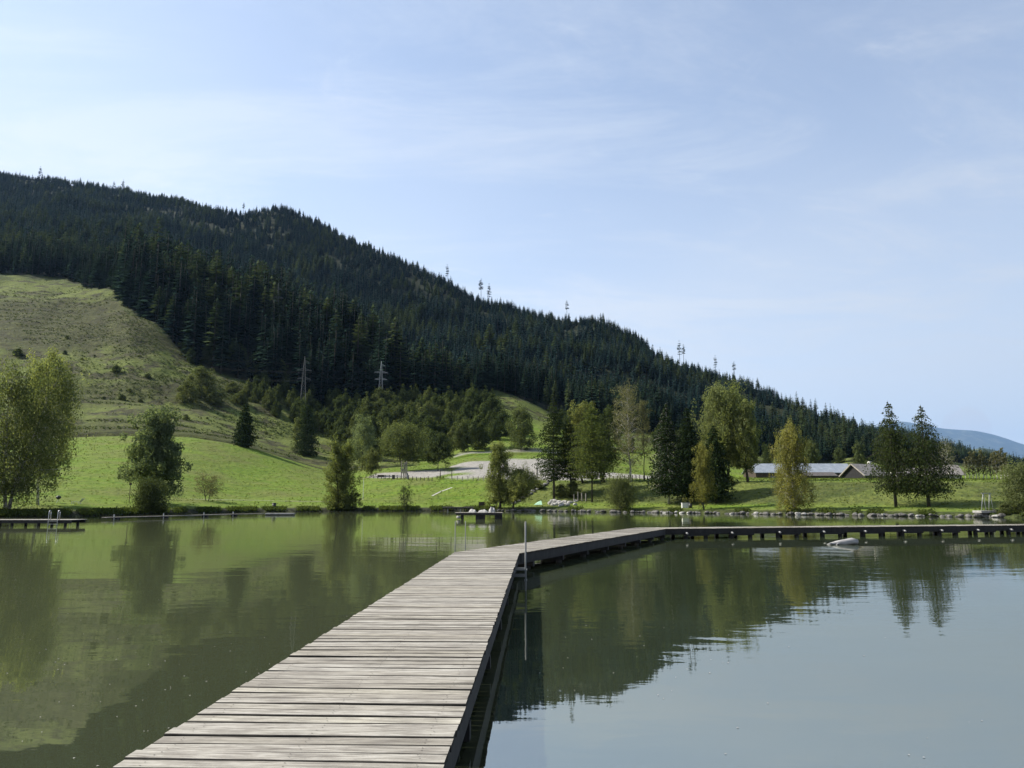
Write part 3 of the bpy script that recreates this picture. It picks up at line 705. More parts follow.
bt('willow_tree', 'willow', 'low bright green willow leaning over the shore beside the stone steps', 513, 509, 474, 40, 'dome', 'birch', .30, 10, shore=1.2, nleaf=11959, leaf=0.20, limbs=26, lean=(.45, 0), tufts=1.1, trunk_r=.22)
nt_('larch_tree', 'larch', 'tallest slim dark larch above the stone steps', 554, 500, 394, 40, 'larch_dark', .2, 11, twigs=44, nb=8, trunk_r=.22, wide=.25)
nt_('larch_tree', 'larch', 'thinner dark larch just right of the tallest larch', 571, 496, 410, 30, 'larch_dark', .2, 12, twigs=40, nb=7, trunk_r=.2, wide=.3)
nt_('larch_tree', 'larch', 'broad olive larch with thin straight trunk left of the silver birch', 592, 502, 402, 48, 'larch_near', .24, 13, twigs=46, nb=9, trunk_r=.16, wide=.35)
bt('willow_tree', 'willow', 'bright yellow-green willow crown behind the olive larch', 583, 483, 405, 48, 'dome', 'willow', .18, 14, nleaf=20700, leaf=0.28, limbs=40, sub=5, droop=.5)
bt('oak_tree', 'tree', 'dull green tree with two dark leaning trunks behind the olive larch', 603, 482, 412, 46, 'oval', 'broad', .25, 15, nleaf=16099, leaf=0.28, limbs=36, stems=2, sub=4, trunk_r=.3)
bt('birch_tree', 'birch', 'thin silvery birch with sparse brownish leaves and white trunk', 630, 482, 386, 44, 'oval', 'birch_dry', .22, 16, bark='bark_birch', nleaf=8280, leaf=0.21, limbs=60, sub=4, trunk_r=.24)
bt('birch_tree', 'birch', 'slim sparse birch between the silvery birch and the dark spruce', 645, 481, 400, 22, 'column', 'birch_dry', .3, 17, nleaf=3449, leaf=0.21, limbs=34, trunk_r=.12)
nt_('spruce_tree', 'spruce', 'broad dark spruce with pale trunk foot left of the pair', 669, 504, 403, 46, 'spruce_near', .12, 18, twigs=46, nb=11, gap=.03, card=.5, droop=.45, trunk_r=.24, shape=.8, bark='bark_birch')
nt_('spruce_tree', 'spruce', 'dark spruce squeezed between the broad spruce and the big birch', 690, 503, 406, 40, 'spruce_near', .08, 19, twigs=46, nb=11, gap=.03, card=.5, droop=.45, trunk_r=.24, shape=.8)
nt_('spruce_tree', 'spruce', 'dark low spruce in front of the big birch trunks', 716, 503, 425, 40, 'spruce_near', .08, 20, twigs=40, nb=10, gap=.05, card=.5, droop=.4, trunk_r=.2, shape=.7)
bt('birch_tree', 'birch', 'big tall birch crown, the highest of the lakeside broadleaf trees', 726, 482, 388, 54, 'oval', 'birch_dull', .3, 21, nleaf=27599, leaf=0.28, limbs=52, stems=2, sub=5, droop=.6, trunk_r=.3)
bt('birch_tree', 'birch', 'shorter birch merging into the right side of the big birch', 748, 482, 402, 34, 'oval', 'birch_dull', .2, 22, nleaf=16099, leaf=0.28, limbs=40, sub=5, droop=.6, trunk_r=.26)
bt('birch_tree', 'birch', 'small yellow-green birch at the shore in front of the dark spruces', 704, 508, 444, 34, 'cone', 'birch_yellow', .15, 23, shore=2.2, nleaf=9660, leaf=0.20, limbs=40, sub=4, droop=.6, trunk_r=.13)
bt('birch_tree', 'birch', 'bright yellowing birch standing alone on the shore before the barn roof', 794, 510, 425, 42, 'column', 'birch_yellow', .10, 24, shore=2.0, nleaf=26449, leaf=0.18, limbs=60, sub=5, droop=.8, trunk_r=.2, bark='bark_birch')
nt_('larch_tree', 'larch', 'left of the two dark larches on the right bank', 896, 507, 400, 48, 'larch_dark', .16, 25, twigs=50, nb=9, gap=.2, trunk_r=.2, wide=.26, shape=1.0, droop=.6, topgap=.15, card=.34)
nt_('larch_tree', 'larch', 'right of the two dark larches on the right bank', 929, 507, 404, 58, 'larch_dark', .14, 26, twigs=50, nb=9, gap=.2, trunk_r=.22, wide=.26, shape=1.0, droop=.6, topgap=.3, card=.34)
bt('bush', 'bush', 'round olive willow bush on the shore below the gravel', 622, 511, 478, 32, 'bush', 'bush', .1, 27, shore=1.4, nleaf=13799, leaf=0.16, limbs=40, stems=2, tufts=1.4, trunk_r=.16)
bt('bush', 'bush', 'tall grey-green bush at the right edge beside the pale metal frame', 1024, 512, 466, 36, 'bush', 'bush', .05, 28, shore=1.8, nleaf=18400, leaf=0.15, limbs=50, stems=3, tufts=1.4, trunk_r=.1)
bt('round_tree', 'tree', 'round dark tree on the meadow gap behind the gravel', 521, 450, 410, 34, 'dome', 'broad', .1, 29, nleaf=13799, leaf=0.40, limbs=36, tufts=1.3)
nt_('spruce_tree', 'spruce', 'small lone dark spruce on the edge of the left mound', 244, 447, 402, 24, 'spruce_near', .02, 30, twigs=30, nb=10, gap=.02, card=.7, droop=.4, shape=.7)
nt_('spruce_tree', 'spruce', 'dark spruce at the foot of the left pylon', 306, 456, 404, 28, 'spruce_near', .02, 31, twigs=32, nb=10, gap=.03, card=.7, droop=.4, shape=.6)
bt('bush', 'bush', 'pale shrub clinging to the left side of the pylon spruce', 297, 452, 418, 18, 'bush', 'bush', .05, 32, nleaf=4600, leaf=0.33, limbs=20)
bt('silver_tree', 'tree', 'pale bare-branched silvery tree beside the shingled hut', 949, 479, 440, 26, 'dome', 'birch_dry', .3, 33, bark='bark_birch', nleaf=1150, leaf=0.20, limbs=30, trunk_r=.16)
bt('fruit_tree', 'tree', 'small round tree at the left end of the gravel yard', 371, 477, 453, 26, 'dome', 'broad_lime', .35, 34, nleaf=6899, leaf=0.28, limbs=26)
bt('willow_tree', 'willow', 'broad dark tree overhanging the gravel yard behind the wooden tower', 403, 471, 428, 46, 'dome', 'bush', .38, 35, nleaf=16099, leaf=0.33, limbs=40, stems=2, tufts=1.2)
bt('willow_tree', 'willow', 'brownish green tree right of the gravel yard', 438, 471, 436, 34, 'dome', 'broad', .36, 36, nleaf=13799, leaf=0.33, limbs=36, tufts=1.2)
bt('birch_tree', 'birch', 'bluish green rounded tree left above the gravel yard', 362, 468, 420, 34, 'dome', 'maple', .15, 37, nleaf=13799, leaf=0.33, limbs=36, tufts=1.2)

# broadleaf wood on the slope below the spruces: each tree its own, four crown forms
bro = [broad_tree('broadleaf%d' % i, M[('wood_leaf', 'wood_leaf_light', 'wood_leaf_light', 'wood_leaf')[i]], M['bark'], 10, (8.5, 7.5, 9, 7)[i], (.12, .18, .08, .1)[i], 80 + i,
                  nleaf=5979, leaf=0.41, shape=('dome', 'oval', 'bush', 'column')[i], limbs=26, tufts=1.35) for i in range(4)]
poly = [(236, 402), (262, 384), (300, 392), (345, 400), (400, 412), (450, 408), (478, 405), (505, 432), (498, 446), (468, 452), (440, 458), (400, 462), (360, 462), (335, 452), (318, 438), (296, 424), (262, 414)]
def inside(x, y, P):
    r = False
    for i in range(len(P)):
        (x0, y0), (x1, y1) = P[i], P[i - 1]
        if (y0 > y) != (y1 > y) and x < (x1 - x0) * (y - y0) / (y1 - y0) + x0: r = not r
    return r
got = []; tries = 0
while len(got) < 125 and tries < 6000:
    tries += 1
    x = random.uniform(236, 505); y = random.uniform(384, 462)
    if not inside(x, y, poly): continue
    p = ground_at(x, y)
    if any((p.x - q.x) ** 2 + (p.y - q.y) ** 2 < 30 for q in got): continue
    got.append(p); k = random.choice([0, 0, 1, 2, 3])
    s = random.uniform(.75, 1.25) * (1.15 if x > 330 else .9)
    nm = ('broadleaf_tree', 'light_broadleaf_tree', 'olive_bush', 'slim_broadleaf_tree')[k]
    lb = ('rounded green tree in the mixed wood below the spruces', 'lighter green tree in the mixed wood below the spruces', 'olive spreading bush in the mixed wood below the spruces', 'slim dark broadleaf tree in the mixed wood below the spruces')[k]
    plant_tree(nm, bro[k], (p.x, p.y, p.z - .4), lb, 'bush' if k == 2 else 'tree', lb.replace('tree in', 'trees in').replace('bush in', 'bushes in'), s)
for j in range(16):                     # lighter young trees along the foot of the spruce stand
    x = 184 + j * 7.6 + random.uniform(-3, 3); y = 356 + j * 2.2 + random.uniform(-6, 6); p = ground_at(x, y)
    if j % 3 == 2:
        plant_tree('young_spruce', conf[j % 3], (p.x, p.y, p.z - .3), 'young spruce along the foot of the dark spruce stand', 'conifer', 'young spruces along the foot of the stand', .5, None, .62)
    else:
        plant_tree('edge_tree', bro[(0, 3)[j % 2]], (p.x, p.y, p.z - .4), 'light broadleaf tree along the foot of the dark spruce stand', 'tree', 'broadleaf trees along the foot of the stand', random.uniform(.8, 1.3))
got2 = []; tries = 0
while len(got2) < 46 and tries < 4000:        # undergrowth trees behind the gravel, the farm and along the forest foot
    tries += 1
    x = random.uniform(545, 1010); y = random.uniform(440, 474) if x > 640 else random.uniform(425, 458)
    p = ground_at(x, y)
    if p.y < 262 or any((p.x - q.x) ** 2 + (p.y - q.y) ** 2 < 60 for q in got2): continue
    got2.append(p); k = random.choice([0, 1, 3, 3])
    lb = ('rounded tree on the meadow edge behind the farm', 'light green tree on the meadow edge behind the farm', '', 'slim tree on the meadow edge behind the farm')[k]
    plant_tree('meadow_tree', bro[k], (p.x, p.y, p.z - .4), lb, 'tree', lb.replace('tree on', 'trees on'), random.uniform(.7, 1.15))
# bushes on the heath
for (x, y, w_, lab) in [(201, 397, 30, 'largest round bush on the heath slope above the mound'), (187, 402, 22, 'low bush left of the largest round heath bush'), (215, 404, 20, 'dark low bush right of the largest round heath bush'),
                        (232, 392, 16, 'upright bush at the spruce wood edge'), (238, 404, 18, 'dark bush at the lower end of the mixed wood'), (116, 372, 12, 'small dark bush high on the heath slope'), (148, 378, 9, 'smaller bush right of the small dark heath bush'),
                        (61, 393, 17, 'dark flat bush on the heath beside the left birch'), (122, 400, 10, 'little bush in the middle of the heath'), (66, 414, 10, 'pale low bush beside the birch crown'), (18, 356, 13, 'long bush on the heath above the left birch')]:
    p = ground_at(x, y); m_ = bro[2] if w_ > 14 else bro[0]
    r = empty('bush', (p.x, p.y, p.z - .5), random.uniform(0, 6.28)); s = wid(p, w_) / 9.0; r.scale = (s, s, s * (.85 if w_ > 20 else .55)); link('crown', m_[0], r); link('trunk', m_[1], r); tag(r, lab, 'bush')
hb = 0
while hb < 26:
    x = random.uniform(60, 300); y = random.uniform(330, 440)
    if not (bvh and 3.1 < 9): break
    p = ground_at(x, y); gtv = p.y
    if p.y < 262 or inside(x, y, poly) or p.y > 420: continue
    r = empty('bush', (p.x, p.y, p.z - .2), random.uniform(0, 6)); s = random.uniform(.15, .38); r.scale = (s, s, s * .6); k = random.choice((0, 2)); link('crown', bro[k][0], r); link('trunk', bro[k][1], r)
    tag(r, 'tiny dark bush scattered on the heath slope', 'bush', 'tiny bushes scattered on the heath slope'); hb += 1
# tufts of heather, ferns and low scrub on the heath: nobody could count them
HV = []; hq = 0
hc = []
for r in range(NR - 1):
    if not (4.0 < GT[r] < 6.0): continue
    for c in np.nonzero((cols > -60) & (cols < 520))[0]:
        w_ = rough[r, c]
        if w_ < .5: continue
        k = noise.noise(Vector((GX[r, c] * .03, GD[r, c] * .03, 77)))
        n = 3 if zone[r, c] > .5 and k > -.2 else 2 if k > .1 else (1 if random.random() < .25 else 0)
        for _ in range(n): hc.append((GX[r, c] + random.uniform(-1, 1) * 1.0, GD[r, c] + random.uniform(-1, 1) * 2.2, GZ[r, c]))
hc = np.array(hc)
# push the tufts onto the surface and give each a dozen leaf faces
idx = rng.choice(len(hc), min(24000, len(hc)), False); hc = hc[idx]
hc[:, 2] = [gz(p[0], p[1]) for p in hc]
nt2 = 8; rad = rng.uniform(.2, .8, len(hc))
P = np.repeat(hc, nt2, 0) + rng.normal(size=(len(hc) * nt2, 3)) * np.repeat(rad, nt2)[:, None] * np.array([.8, .8, .35]); P[:, 2] += .2
tag(link('heather', np_mesh('heather', leaf_cards(P, .55, rng, 0), quads_of(len(P)), M['bush_dark'])), 'low dark heather and scrub tufts spread over the hillside', kind='stuff')

# grass and herbs hanging over the shore
sp_ = []
for x in np.arange(-120, 1140, .28):
    D0 = float(np.interp(x, cols, shD)); left_ = x < 495
    if noise.noise(Vector((x * .06, 0, 3))) < (-.15 if left_ else .12): continue
    for _ in range(2 if left_ else 1):
        Dd = D0 + random.uniform(.1, 2.6 if left_ else 1.9); sp_.append(((x - 512) / F * Dd * CT, Dd, 0))
sp_ = np.array(sp_); sp_[:, 2] = [gz(p[0], p[1]) for p in sp_]
k_ = 9; P = np.repeat(sp_, k_, 0) + rng.normal(size=(len(sp_) * k_, 3)) * np.array([.22, .22, .12]); P[:, 2] += .16
tag(link('shore_grass', np_mesh('shore_grass', leaf_cards(P, .26, rng, .55, 1.6), quads_of(len(P)), M['reed'])), 'rough grass and herbs along the lake edge', kind='stuff')
# tussocks over lawn and banks
gp = []
for r in range(NR - 1):
    if not (.2 < GT[r] < 2.95): continue
    for c in np.nonzero((cols > -40) & (cols < 1060))[0]:
        if gravel[r, c] > .3: continue
        dens = .55 if cols[c] > 490 else .38
        a_ = abs(GD[r + 1, c] - GD[r, c]) * abs(GX[r, min(c + 1, NC - 1)] - GX[r, c])
        for _ in range(np.random.RandomState(r * 1000 + c).poisson(dens * a_ * .8)):
            gp.append((GX[r, c] + random.uniform(-.5, .5) * 1.2, GD[r, c] + random.uniform(-1, 1) * 1.4, 0))
gp = np.array(gp); gp[:, 2] = [gz(p[0], p[1]) for p in gp]
k_ = 3; P = np.repeat(gp, k_, 0) + rng.normal(size=(len(gp) * k_, 3)) * np.array([.22, .22, .04]); P[:, 2] += .05
print('tussocks', len(gp))
tag(link('grass', np_mesh('grass', leaf_cards(P, .26, rng, .2, 1.3), quads_of(len(P)), M['grass'])), 'short tussocky meadow grass on the lawn and banks', kind='stuff')

# lone pines on the skyline
pine = [conifer_mesh('pine%d' % i, M['conifer'], M['bark'], 20, 3.2, 9, 7, 90 + i, (.45, .6)[i], .15, .25, .5, trunk_r=.28) for i in range(2)]
rrow = [r for r in range(NR) if abs(GT[r] - 10.0) < .02][0]
for j, (x, top, lab) in enumerate([(39, 167, 'leftmost lone pine on the ridge'), (113, 182, 'thin bare pine on the left ridge'), (122, 180, 'lone pine right of the thin bare one on the left ridge'), (243, 203, 'twin-topped lone pine left of the rocky ridge knob'),
                                 (447, 265, 'lone pine on the ridge above the forest shoulder'), (481, 279, 'left of two tall bare pines halfway down the ridge'), (489, 284, 'right of two tall bare pines halfway down the ridge'),
                                 (567, 301, 'dark lone tree on the ridge saddle'), (680, 341, 'left of two bare pines below the ridge cliff'), (684, 345, 'right of two bare pines below the ridge cliff'), (716, 356, 'small lone pine low on the right ridge'), (735, 362, 'last dark pine on the right ridge')]):
    Dd = float(np.interp(x, cols, GD[rrow])) - 6
    xx = (x - 512) / F * Dd * 1.03; 
    zz_ = gz(xx, Dd); xx = (x - 512) / F * (Dd * CT + (zz_ - CAMH) * ST); zz_ = gz(xx, Dd)
    H = at(x, top - 1, Dd).z - zz_; s = max(H, 10) / 20
    r = empty('pine_tree', (xx, Dd, zz_), j); r.scale = (s * .85, s * .85, s); m_ = pine[j % 2]
    link('crown', m_[0], r); link('trunk', m_[1], r); tag(r, lab, 'pine')
# pale young trees in a row at the meadow end
thin = broad_tree('poplar', M['birch_dry'], M['bark_birch'], 8, 2.2, .25, 99, nleaf=804, leaf=0.26, shape='column', limbs=22, trunk_r=.14)
for j, x in enumerate(np.linspace(966, 1008, 13)):
    p = ground_at(x, 480.5); p = Vector((p.x * 1.25, p.y * 1.25, gz(p.x * 1.25, p.y * 1.25)))
    plant_tree('young_tree', thin, (p.x, p.y, p.z), 'thin pale young tree in the row beyond the shingled hut', 'tree', 'young trees in the row beyond the shingled hut', random.uniform(.55, .9))

# ------------------------------------------------------------------ boardwalk
DZ = .60; HW = 1.035; PT = .045
A0 = Vector((-1.74, -3.0)); A1 = Vector((-.80, 24.0)); A2 = Vector((8.2, 44.65)); A3 = Vector((50.0, 54.9))
bw = empty('boardwalk', (A1.x, A1.y, 0)); tag(bw, 'long weathered plank boardwalk bending twice across the lake', 'boardwalk')
bwM = Matrix.Translation((-A1.x, -A1.y, 0))
def clip(poly, p, n):          # keep the side where (q-p).n >= 0
    out = []
    for i in range(len(poly)):
        a, b = poly[i - 1], poly[i]; da = (a - p).dot(n); db = (b - p).dot(n)
        if (da >= 0) != (db >= 0): out.append(a.lerp(b, da / (da - db)))
        if db >= 0: out.append(b)
    return out
segs = [(A0, A1), (A1, A2), (A2, A3)]
rp = random.Random(5)
for si, (P0, P1) in enumerate(segs):
    d = (P1 - P0).normalized(); nrm = Vector((d.y, -d.x)); L = (P1 - P0).length
    ang = math.atan2(d.y, d.x) - math.pi / 2
    mb = MB(); nb_ = MB()
    clips = []
    if si > 0:
        dp_ = (segs[si - 1][1] - segs[si - 1][0]).normalized(); bis = (dp_ + d).normalized(); clips.append((P0, bis))
    if si < 2:
        dn = (segs[si + 1][1] - segs[si + 1][0]).normalized(); bis = (dn + d).normalized(); clips.append((P1, -bis))
    s = -1.0 if si else 0.0; step = .168
    to_l = lambda q: (Vector((q.x - P0.x, q.y - P0.y)).dot(nrm), Vector((q.x - P0.x, q.y - P0.y)).dot(d))
    while s < L + 1.0:
        wv = rp.choice((.148, .150, .152, .154, .156)) + rp.uniform(-.002, .002); e1, e2 = rp.uniform(-.010, .010), rp.uniform(-.007, .007); sk = rp.uniform(-.004, .004)
        mid_b = rp.uniform(-.005, .005)
        q = [P0 + d * (s + sk) + nrm * (-HW + e1), P0 + d * (s - sk) + nrm * (HW + e2), P0 + d * (s + wv - sk) + nrm * (HW + e2), P0 + d * (s + wv + sk) + nrm * (-HW + e1)]
        for cpt, cn in clips: q = clip(q, cpt + cn * .004, cn) if len(q) > 2 else q
        if len(q) >= 3:
            dz = rp.uniform(-.006, .006); til = rp.uniform(-.004, .004)
            top = []
            for a in q:
                lx, ly = to_l(a); top.append((lx, ly, DZ + dz + til * lx))
            if len(q) == 4 and not any((P0 - a).length < 0 for a in q) and si == 0 and s < 14:
                # near planks: subdivided with worn, bowed edges
                n = 14; vs = []; fs = []
                (x0, y0, z0), (x1, y1, z1), (x2, y2, z2), (x3, y3, z3) = top
                sd1 = rp.uniform(0, 99)
                for k in range(n + 1):
                    f = k / n; w1_ = noise.noise(Vector((f * 5, sd1, 0))) * .004; w2_ = noise.noise(Vector((f * 5, sd1, 9))) * .004
                    zc = mid_b * math.sin(math.pi * f) + noise.noise(Vector((f * 3, sd1, 4))) * .003
                    xa, xb = x0 + (x1 - x0) * f, x3 + (x2 - x3) * f; ya, yb = y0 + (y1 - y0) * f + w1_, y3 + (y2 - y3) * f + w2_; z_ = z0 + (z1 - z0) * f + zc
                    ch = .006
                    vs += [(xa, ya, z_ - PT), (xa, ya, z_ - ch), (xa, ya + ch, z_), (xb, yb - ch, z_), (xb, yb, z_ - ch), (xb, yb, z_ - PT)]
                for k in range(n):
                    for j in range(6): fs.append((k * 6 + j, k * 6 + (j + 1) % 6, (k + 1) * 6 + (j + 1) % 6, (k + 1) * 6 + j))
                fs += [tuple(range(6)), tuple(n * 6 + j for j in range(6))]
                mb.add(vs, fs)
                for nx in (-.86, 0.02, .86):
                    for ny in (.3, .7):
                        cxn = nx + rp.uniform(-.02, .02); cyn = y0 + (y3 - y0) * ny + rp.uniform(-.008, .008)
                        zt = (z0 + z1) / 2 + mid_b * (1 if abs(nx) < .5 else .4)
                        nb_.add([(cxn + .0055 * math.cos(a), cyn + .0055 * math.sin(a), zt + .0045) for a in [i * 1.0472 for i in range(6)]], [tuple(range(6))])
            else:
                k = len(top); vs = top + [(a, b, c_ - PT) for a, b, c_ in top]
                mb.add(vs, [tuple(range(k)), tuple(range(k, 2 * k))[::-1]] + [(i, (i + 1) % k, k + (i + 1) % k, k + i) for i in range(k)])
        s += step
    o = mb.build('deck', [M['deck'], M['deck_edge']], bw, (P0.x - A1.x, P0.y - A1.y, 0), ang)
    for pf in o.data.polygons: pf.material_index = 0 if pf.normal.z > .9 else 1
    if nb_.v: nb_.build('nails', M['nail'], o)
    # beams (inset), one per side and one in the middle
    for off, nm in ((-HW + .10, 'beam'), (0, 'beam'), (HW - .10, 'beam')):
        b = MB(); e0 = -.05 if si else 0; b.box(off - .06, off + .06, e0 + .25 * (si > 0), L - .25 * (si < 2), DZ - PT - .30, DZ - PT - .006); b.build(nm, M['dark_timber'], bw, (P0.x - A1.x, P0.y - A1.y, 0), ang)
    # fascia on the visible side of the outer legs of the walk
    if si:
        for sgn in (1, -1):
            b = MB(); ya = .42 if (si and sgn > 0) else .1; yb = L - .25
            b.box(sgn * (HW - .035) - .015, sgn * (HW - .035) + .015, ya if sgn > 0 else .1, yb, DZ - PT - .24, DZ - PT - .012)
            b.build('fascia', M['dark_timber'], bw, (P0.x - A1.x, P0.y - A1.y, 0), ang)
    # posts
    if si < 2:
        s = 1.5
        while s < L - .5:
            cb = MB(); cb.box(-HW + .03, HW - .03, s - .07, s + .07, DZ - PT - .46, DZ - PT - .303); cb.build('crossbeam', M['dark_timber'], bw, (P0.x - A1.x, P0.y - A1.y, 0), ang)
            for off in (-HW + .25, HW - .25):
                w_ = P0 + d * s + nrm * off - A1
                pb = MB(); pb.tube([(0, 0, -3), (rp.uniform(-.03, .03), 0, DZ - PT - .46)], .11, 10); pb.build('post', M['dark_timber'], bw, (w_.x, w_.y, 0), smooth=False)
            s += 2.9
# pile frames under the far leg
P0, P1 = A2, A3; d = (P1 - P0).normalized(); nrm = Vector((d.y, -d.x)); L = (P1 - P0).length; ang = math.atan2(d.y, d.x) - math.pi / 2
def along3(px):               # distance along the far leg of the near edge seen at this column
    u = (px - 512) / F; e = P0 + nrm * HW
    # (e + d*s).x = u * (e + d*s).y * CT (water level)
    return (u * CT * e.y - e.x) / (d.x - u * CT * d.y)
frames = [along3(x) for x in (684, 729, 776, 820, 861, 900, 937, 973, 1006)]
while frames[-1] < L - 3: frames.append(frames[-1] + 2.65)
for s in frames:
    o_ = P0 + d * s - A1
    fr_ = empty('pile_frame', (o_.x, o_.y, 0), ang); fr_.parent = bw
    for k, (off, sy) in enumerate(((HW - .18, 0.12), (HW - .18, 1.40), (-HW + .18, .12), (-HW + .18, 1.40))):
        b = MB(); b.tube([(off, sy, -3), (off, sy, DZ - PT - .303)], .13, 10); b.build('pile', M['dark_timber'], fr_)
    b = MB(); b.box(HW - .10, HW + .02, -.02, 1.55, .17, .30); b.build('brace', M['dark_timber'], fr_)
    b = MB(); b.box(-HW + .16, HW + .10, 1.30, 1.50, .30 - .08, .245); b.build('cross_tie', M['dark_timber'], fr_)
    b = MB(); b.tube([(HW - .35, .1, .33), (HW + .05, .06, .35), (HW + .24, .03, .315)], .055, 10); b.build('pipe_end', M['stone_pale'], fr_, smooth=True)

# swimming ladder clamped to the right side before the bend
def ladder(name, label, loc, rz, top, mat, width=.42, n=4, bracket=.32, dz=DZ, hook=.28, r=.024):
    L_ = empty(name, loc, rz); tag(L_, label, 'ladder')
    for s_ in (-1, 1):
        b = MB(); pts_ = [(0, s_ * width / 2, -1.1), (0, s_ * width / 2, top - .06)]
        if hook:
            pts_ = [(0, s_ * width / 2, -1.1), (0, s_ * width / 2, top - .14), (-.04, s_ * width / 2, top - .04), (-.12, s_ * width / 2, top), (-hook + .08, s_ * width / 2, top - .03), (-hook, s_ * width / 2, top - .14), (-hook, s_ * width / 2, dz + .005)]
        b.tube(pts_, r, 8); b.build('rail', mat, L_, smooth=True)
    for k in range(n):
        z = dz - .10 - .26 * k
        b = MB(); b.box(-.035, .035, -width / 2, width / 2, z - .012, z + .012); b.build('rung', mat, L_)
    for z in (dz - .08, dz - .24):
        b = MB()
        for s_ in (-1, 1): b.box(-bracket, 0, s_ * width / 2 - .02, s_ * width / 2 + .02, z - .018, z + .018)
        b.build('bracket', mat, L_)
    return L_
d1 = (A1 - A0).normalized(); a1 = math.atan2(d1.y, d1.x) - math.pi / 2
ladder('swim_ladder', 'steel swimming ladder with tall upright rail on the right side of the near boardwalk', (-.59 + .0334 * 19.1 + .30, 19.3, 0), a1, 1.76, M['pylon_dark'], hook=0, bracket=.33, r=.020)
ladder('swim_ladder', 'thin steel ladder rails on the left side of the boardwalk bend', (-1.72, 25.1, 0), R(-90), 1.62, M['pylon_dark'], hook=0, bracket=.2, r=.014, width=.34)

# driftwood by the far leg
D_ = CAMH * F / 43.0
rg2 = random.Random(3); o = at(842, 543, D_); dw = empty('driftwood_log', (o.x, D_, 0), R(4)); tag(dw, 'bleached driftwood log floating in front of the far boardwalk', 'driftwood')
mb = MB(); pts_ = [(.82, 0, .12), (.55, .02, .17), (.15, -.02, .11), (-.3, .02, .06), (-.62, -.02, .02), (-.85, 0, -.06)]
mb.tube(pts_, [.13, .17, .15, .11, .075, .03], 12)
mb.v = [tuple(Vector(v) * 1 + Vector((0, 0, 1)) * .03 * noise.noise(Vector(v) * 7) + Vector((0, 1, 0)) * .04 * noise.noise(Vector(v) * 5 + Vector((3, 3, 3)))) for v in mb.v]
mb.build('trunk', M['driftwood'], dw, smooth=True)
for a, b in (((-.45, -.1, .02), (-.95, -.28, .03)), ((-.2, -.1, .03), (-.55, -.42, -.02))):
    m_ = MB(); m_.tube([a, tuple((Vector(a) + Vector(b)) / 2 + Vector((0, -.03, .05))), b], [.05, .035, .015], 7); m_.build('branch', M['driftwood'], dw, smooth=True)

# raft with pale bundles
D_ = 90.5; o = at(479, 518.4, D_); rf = empty('raft', (o.x, D_, 0), R(3)); tag(rf, 'dark bathing raft moored near the far shore', 'raft')
mb = MB(); rf_w = 2.85
for k in range(18): mb.box(-rf_w + k * .317, -rf_w + k * .317 + .29, -1.5, 1.5, .72, .77)
mb.build('deck', M['wood_grey'], rf)
mb = MB(); mb.box(-2.75, 2.75, -1.46, -1.34, .50, .717); mb.box(-2.75, 2.75, 1.34, 1.46, .50, .717); mb.build('frame', M['dark_timber'], rf)
for x in (-2.0, .15, 2.35):
    mb = MB(); w_ = (.16, .55, .42)[(-2.0, .15, 2.35).index(x)]; mb.box(x - w_, x + w_, -1.3, 1.3, -.25, .497); mb.build('float', M['dark_timber'], rf, bevel=.04)
mb = MB(); mb.tube([(-2.55, -1.2, .24), (-2.3, -1.55, .24)], .17, 12); mb.build('drum', M['stone_pale'], rf, smooth=True)
def bundle(label, x0, x1, zt, seed, cat='bundle'):
    b = empty('covered_bundle', (o.x + (x0 + x1) / 2, D_, .772)); tag(b, label, cat)
    n = 16; m_ = 8; V = []; Fc = []
    for i in range(n + 1):
        for j in range(m_ + 1):
            u, v_ = i / n, j / m_; k = (math.sin(math.pi * u) ** .35) * (math.sin(math.pi * v_) ** .4)
            V.append(((u - .5) * (x1 - x0), (v_ - .5) * 1.5, zt * k * (.75 + .5 * noise.noise(Vector((u * 4, v_ * 3, seed)))) ))
    for i in range(n):
        for j in range(m_): a = i * (m_ + 1) + j; Fc.append((a, a + m_ + 1, a + m_ + 2, a + 1))
    q = MB(); q.add(V, Fc); q.build('cover', M['stone_pale'], b, smooth=True)
    q = MB(); q.box(-(x1 - x0) / 2 + .04, (x1 - x0) / 2 - .04, -.7, .7, 0.002, .06); q.build('pallet', M['wood_grey'], b)
bundle('low white covered bundle on the left part of the raft', -1.25, -.35, .42, 1.0)
bundle('longer white covered bundle on the right part of the raft', -.1, 1.1, .40, 5.0)
bundle('taller pale bundle at the right end of the raft', 1.15, 1.95, .80, 9.0)

# jetty on the left shore
D_ = 66.0; JX1 = at(79, 520, D_).x
jt = empty('jetty', (JX1, D_, 0)); tag(jt, 'low wooden bathing jetty on the left shore', 'jetty')
mb = MB()
for k in range(64): mb.box(-.26 * k - .24, -.26 * k, -1.2, 1.3, .52, .565)
mb.build('deck', M['deck'], jt)
mb = MB(); mb.box(-16, -.03, -1.14, -1.02, .27, .517); mb.box(-16, -.03, 1.0, 1.12, .27, .517); mb.build('beam', M['dark_timber'], jt)
for k in range(7):
    for y in (-.95, .9):
        mb = MB(); mb.tube([(-.6 - 2.3 * k, y, -3), (-.6 - 2.3 * k, y, .50)], .12, 8); mb.build('post', M['dark_timber'], jt)
lj = at(53.5, 520, D_ - 1.2)
ladder('swim_ladder', 'bright steel ladder with hooked handles on the left jetty', (lj.x, D_ - 1.28, 0), R(-90), 1.36, M['metal'], width=.78, n=4, bracket=.1, dz=.56, hook=.30, r=.028)
p = at(3, 515, 70); cb = empty('cabinet', (p.x, 68.0 - 1.4, .567)); tag(cb, 'pale grey cabinet standing on the jetty under the birch', 'cabinet')
mb = MB(); mb.box(-.42, .42, -.2, .2, 0, .74); mb.build('case', M['white'], cb, bevel=.01)
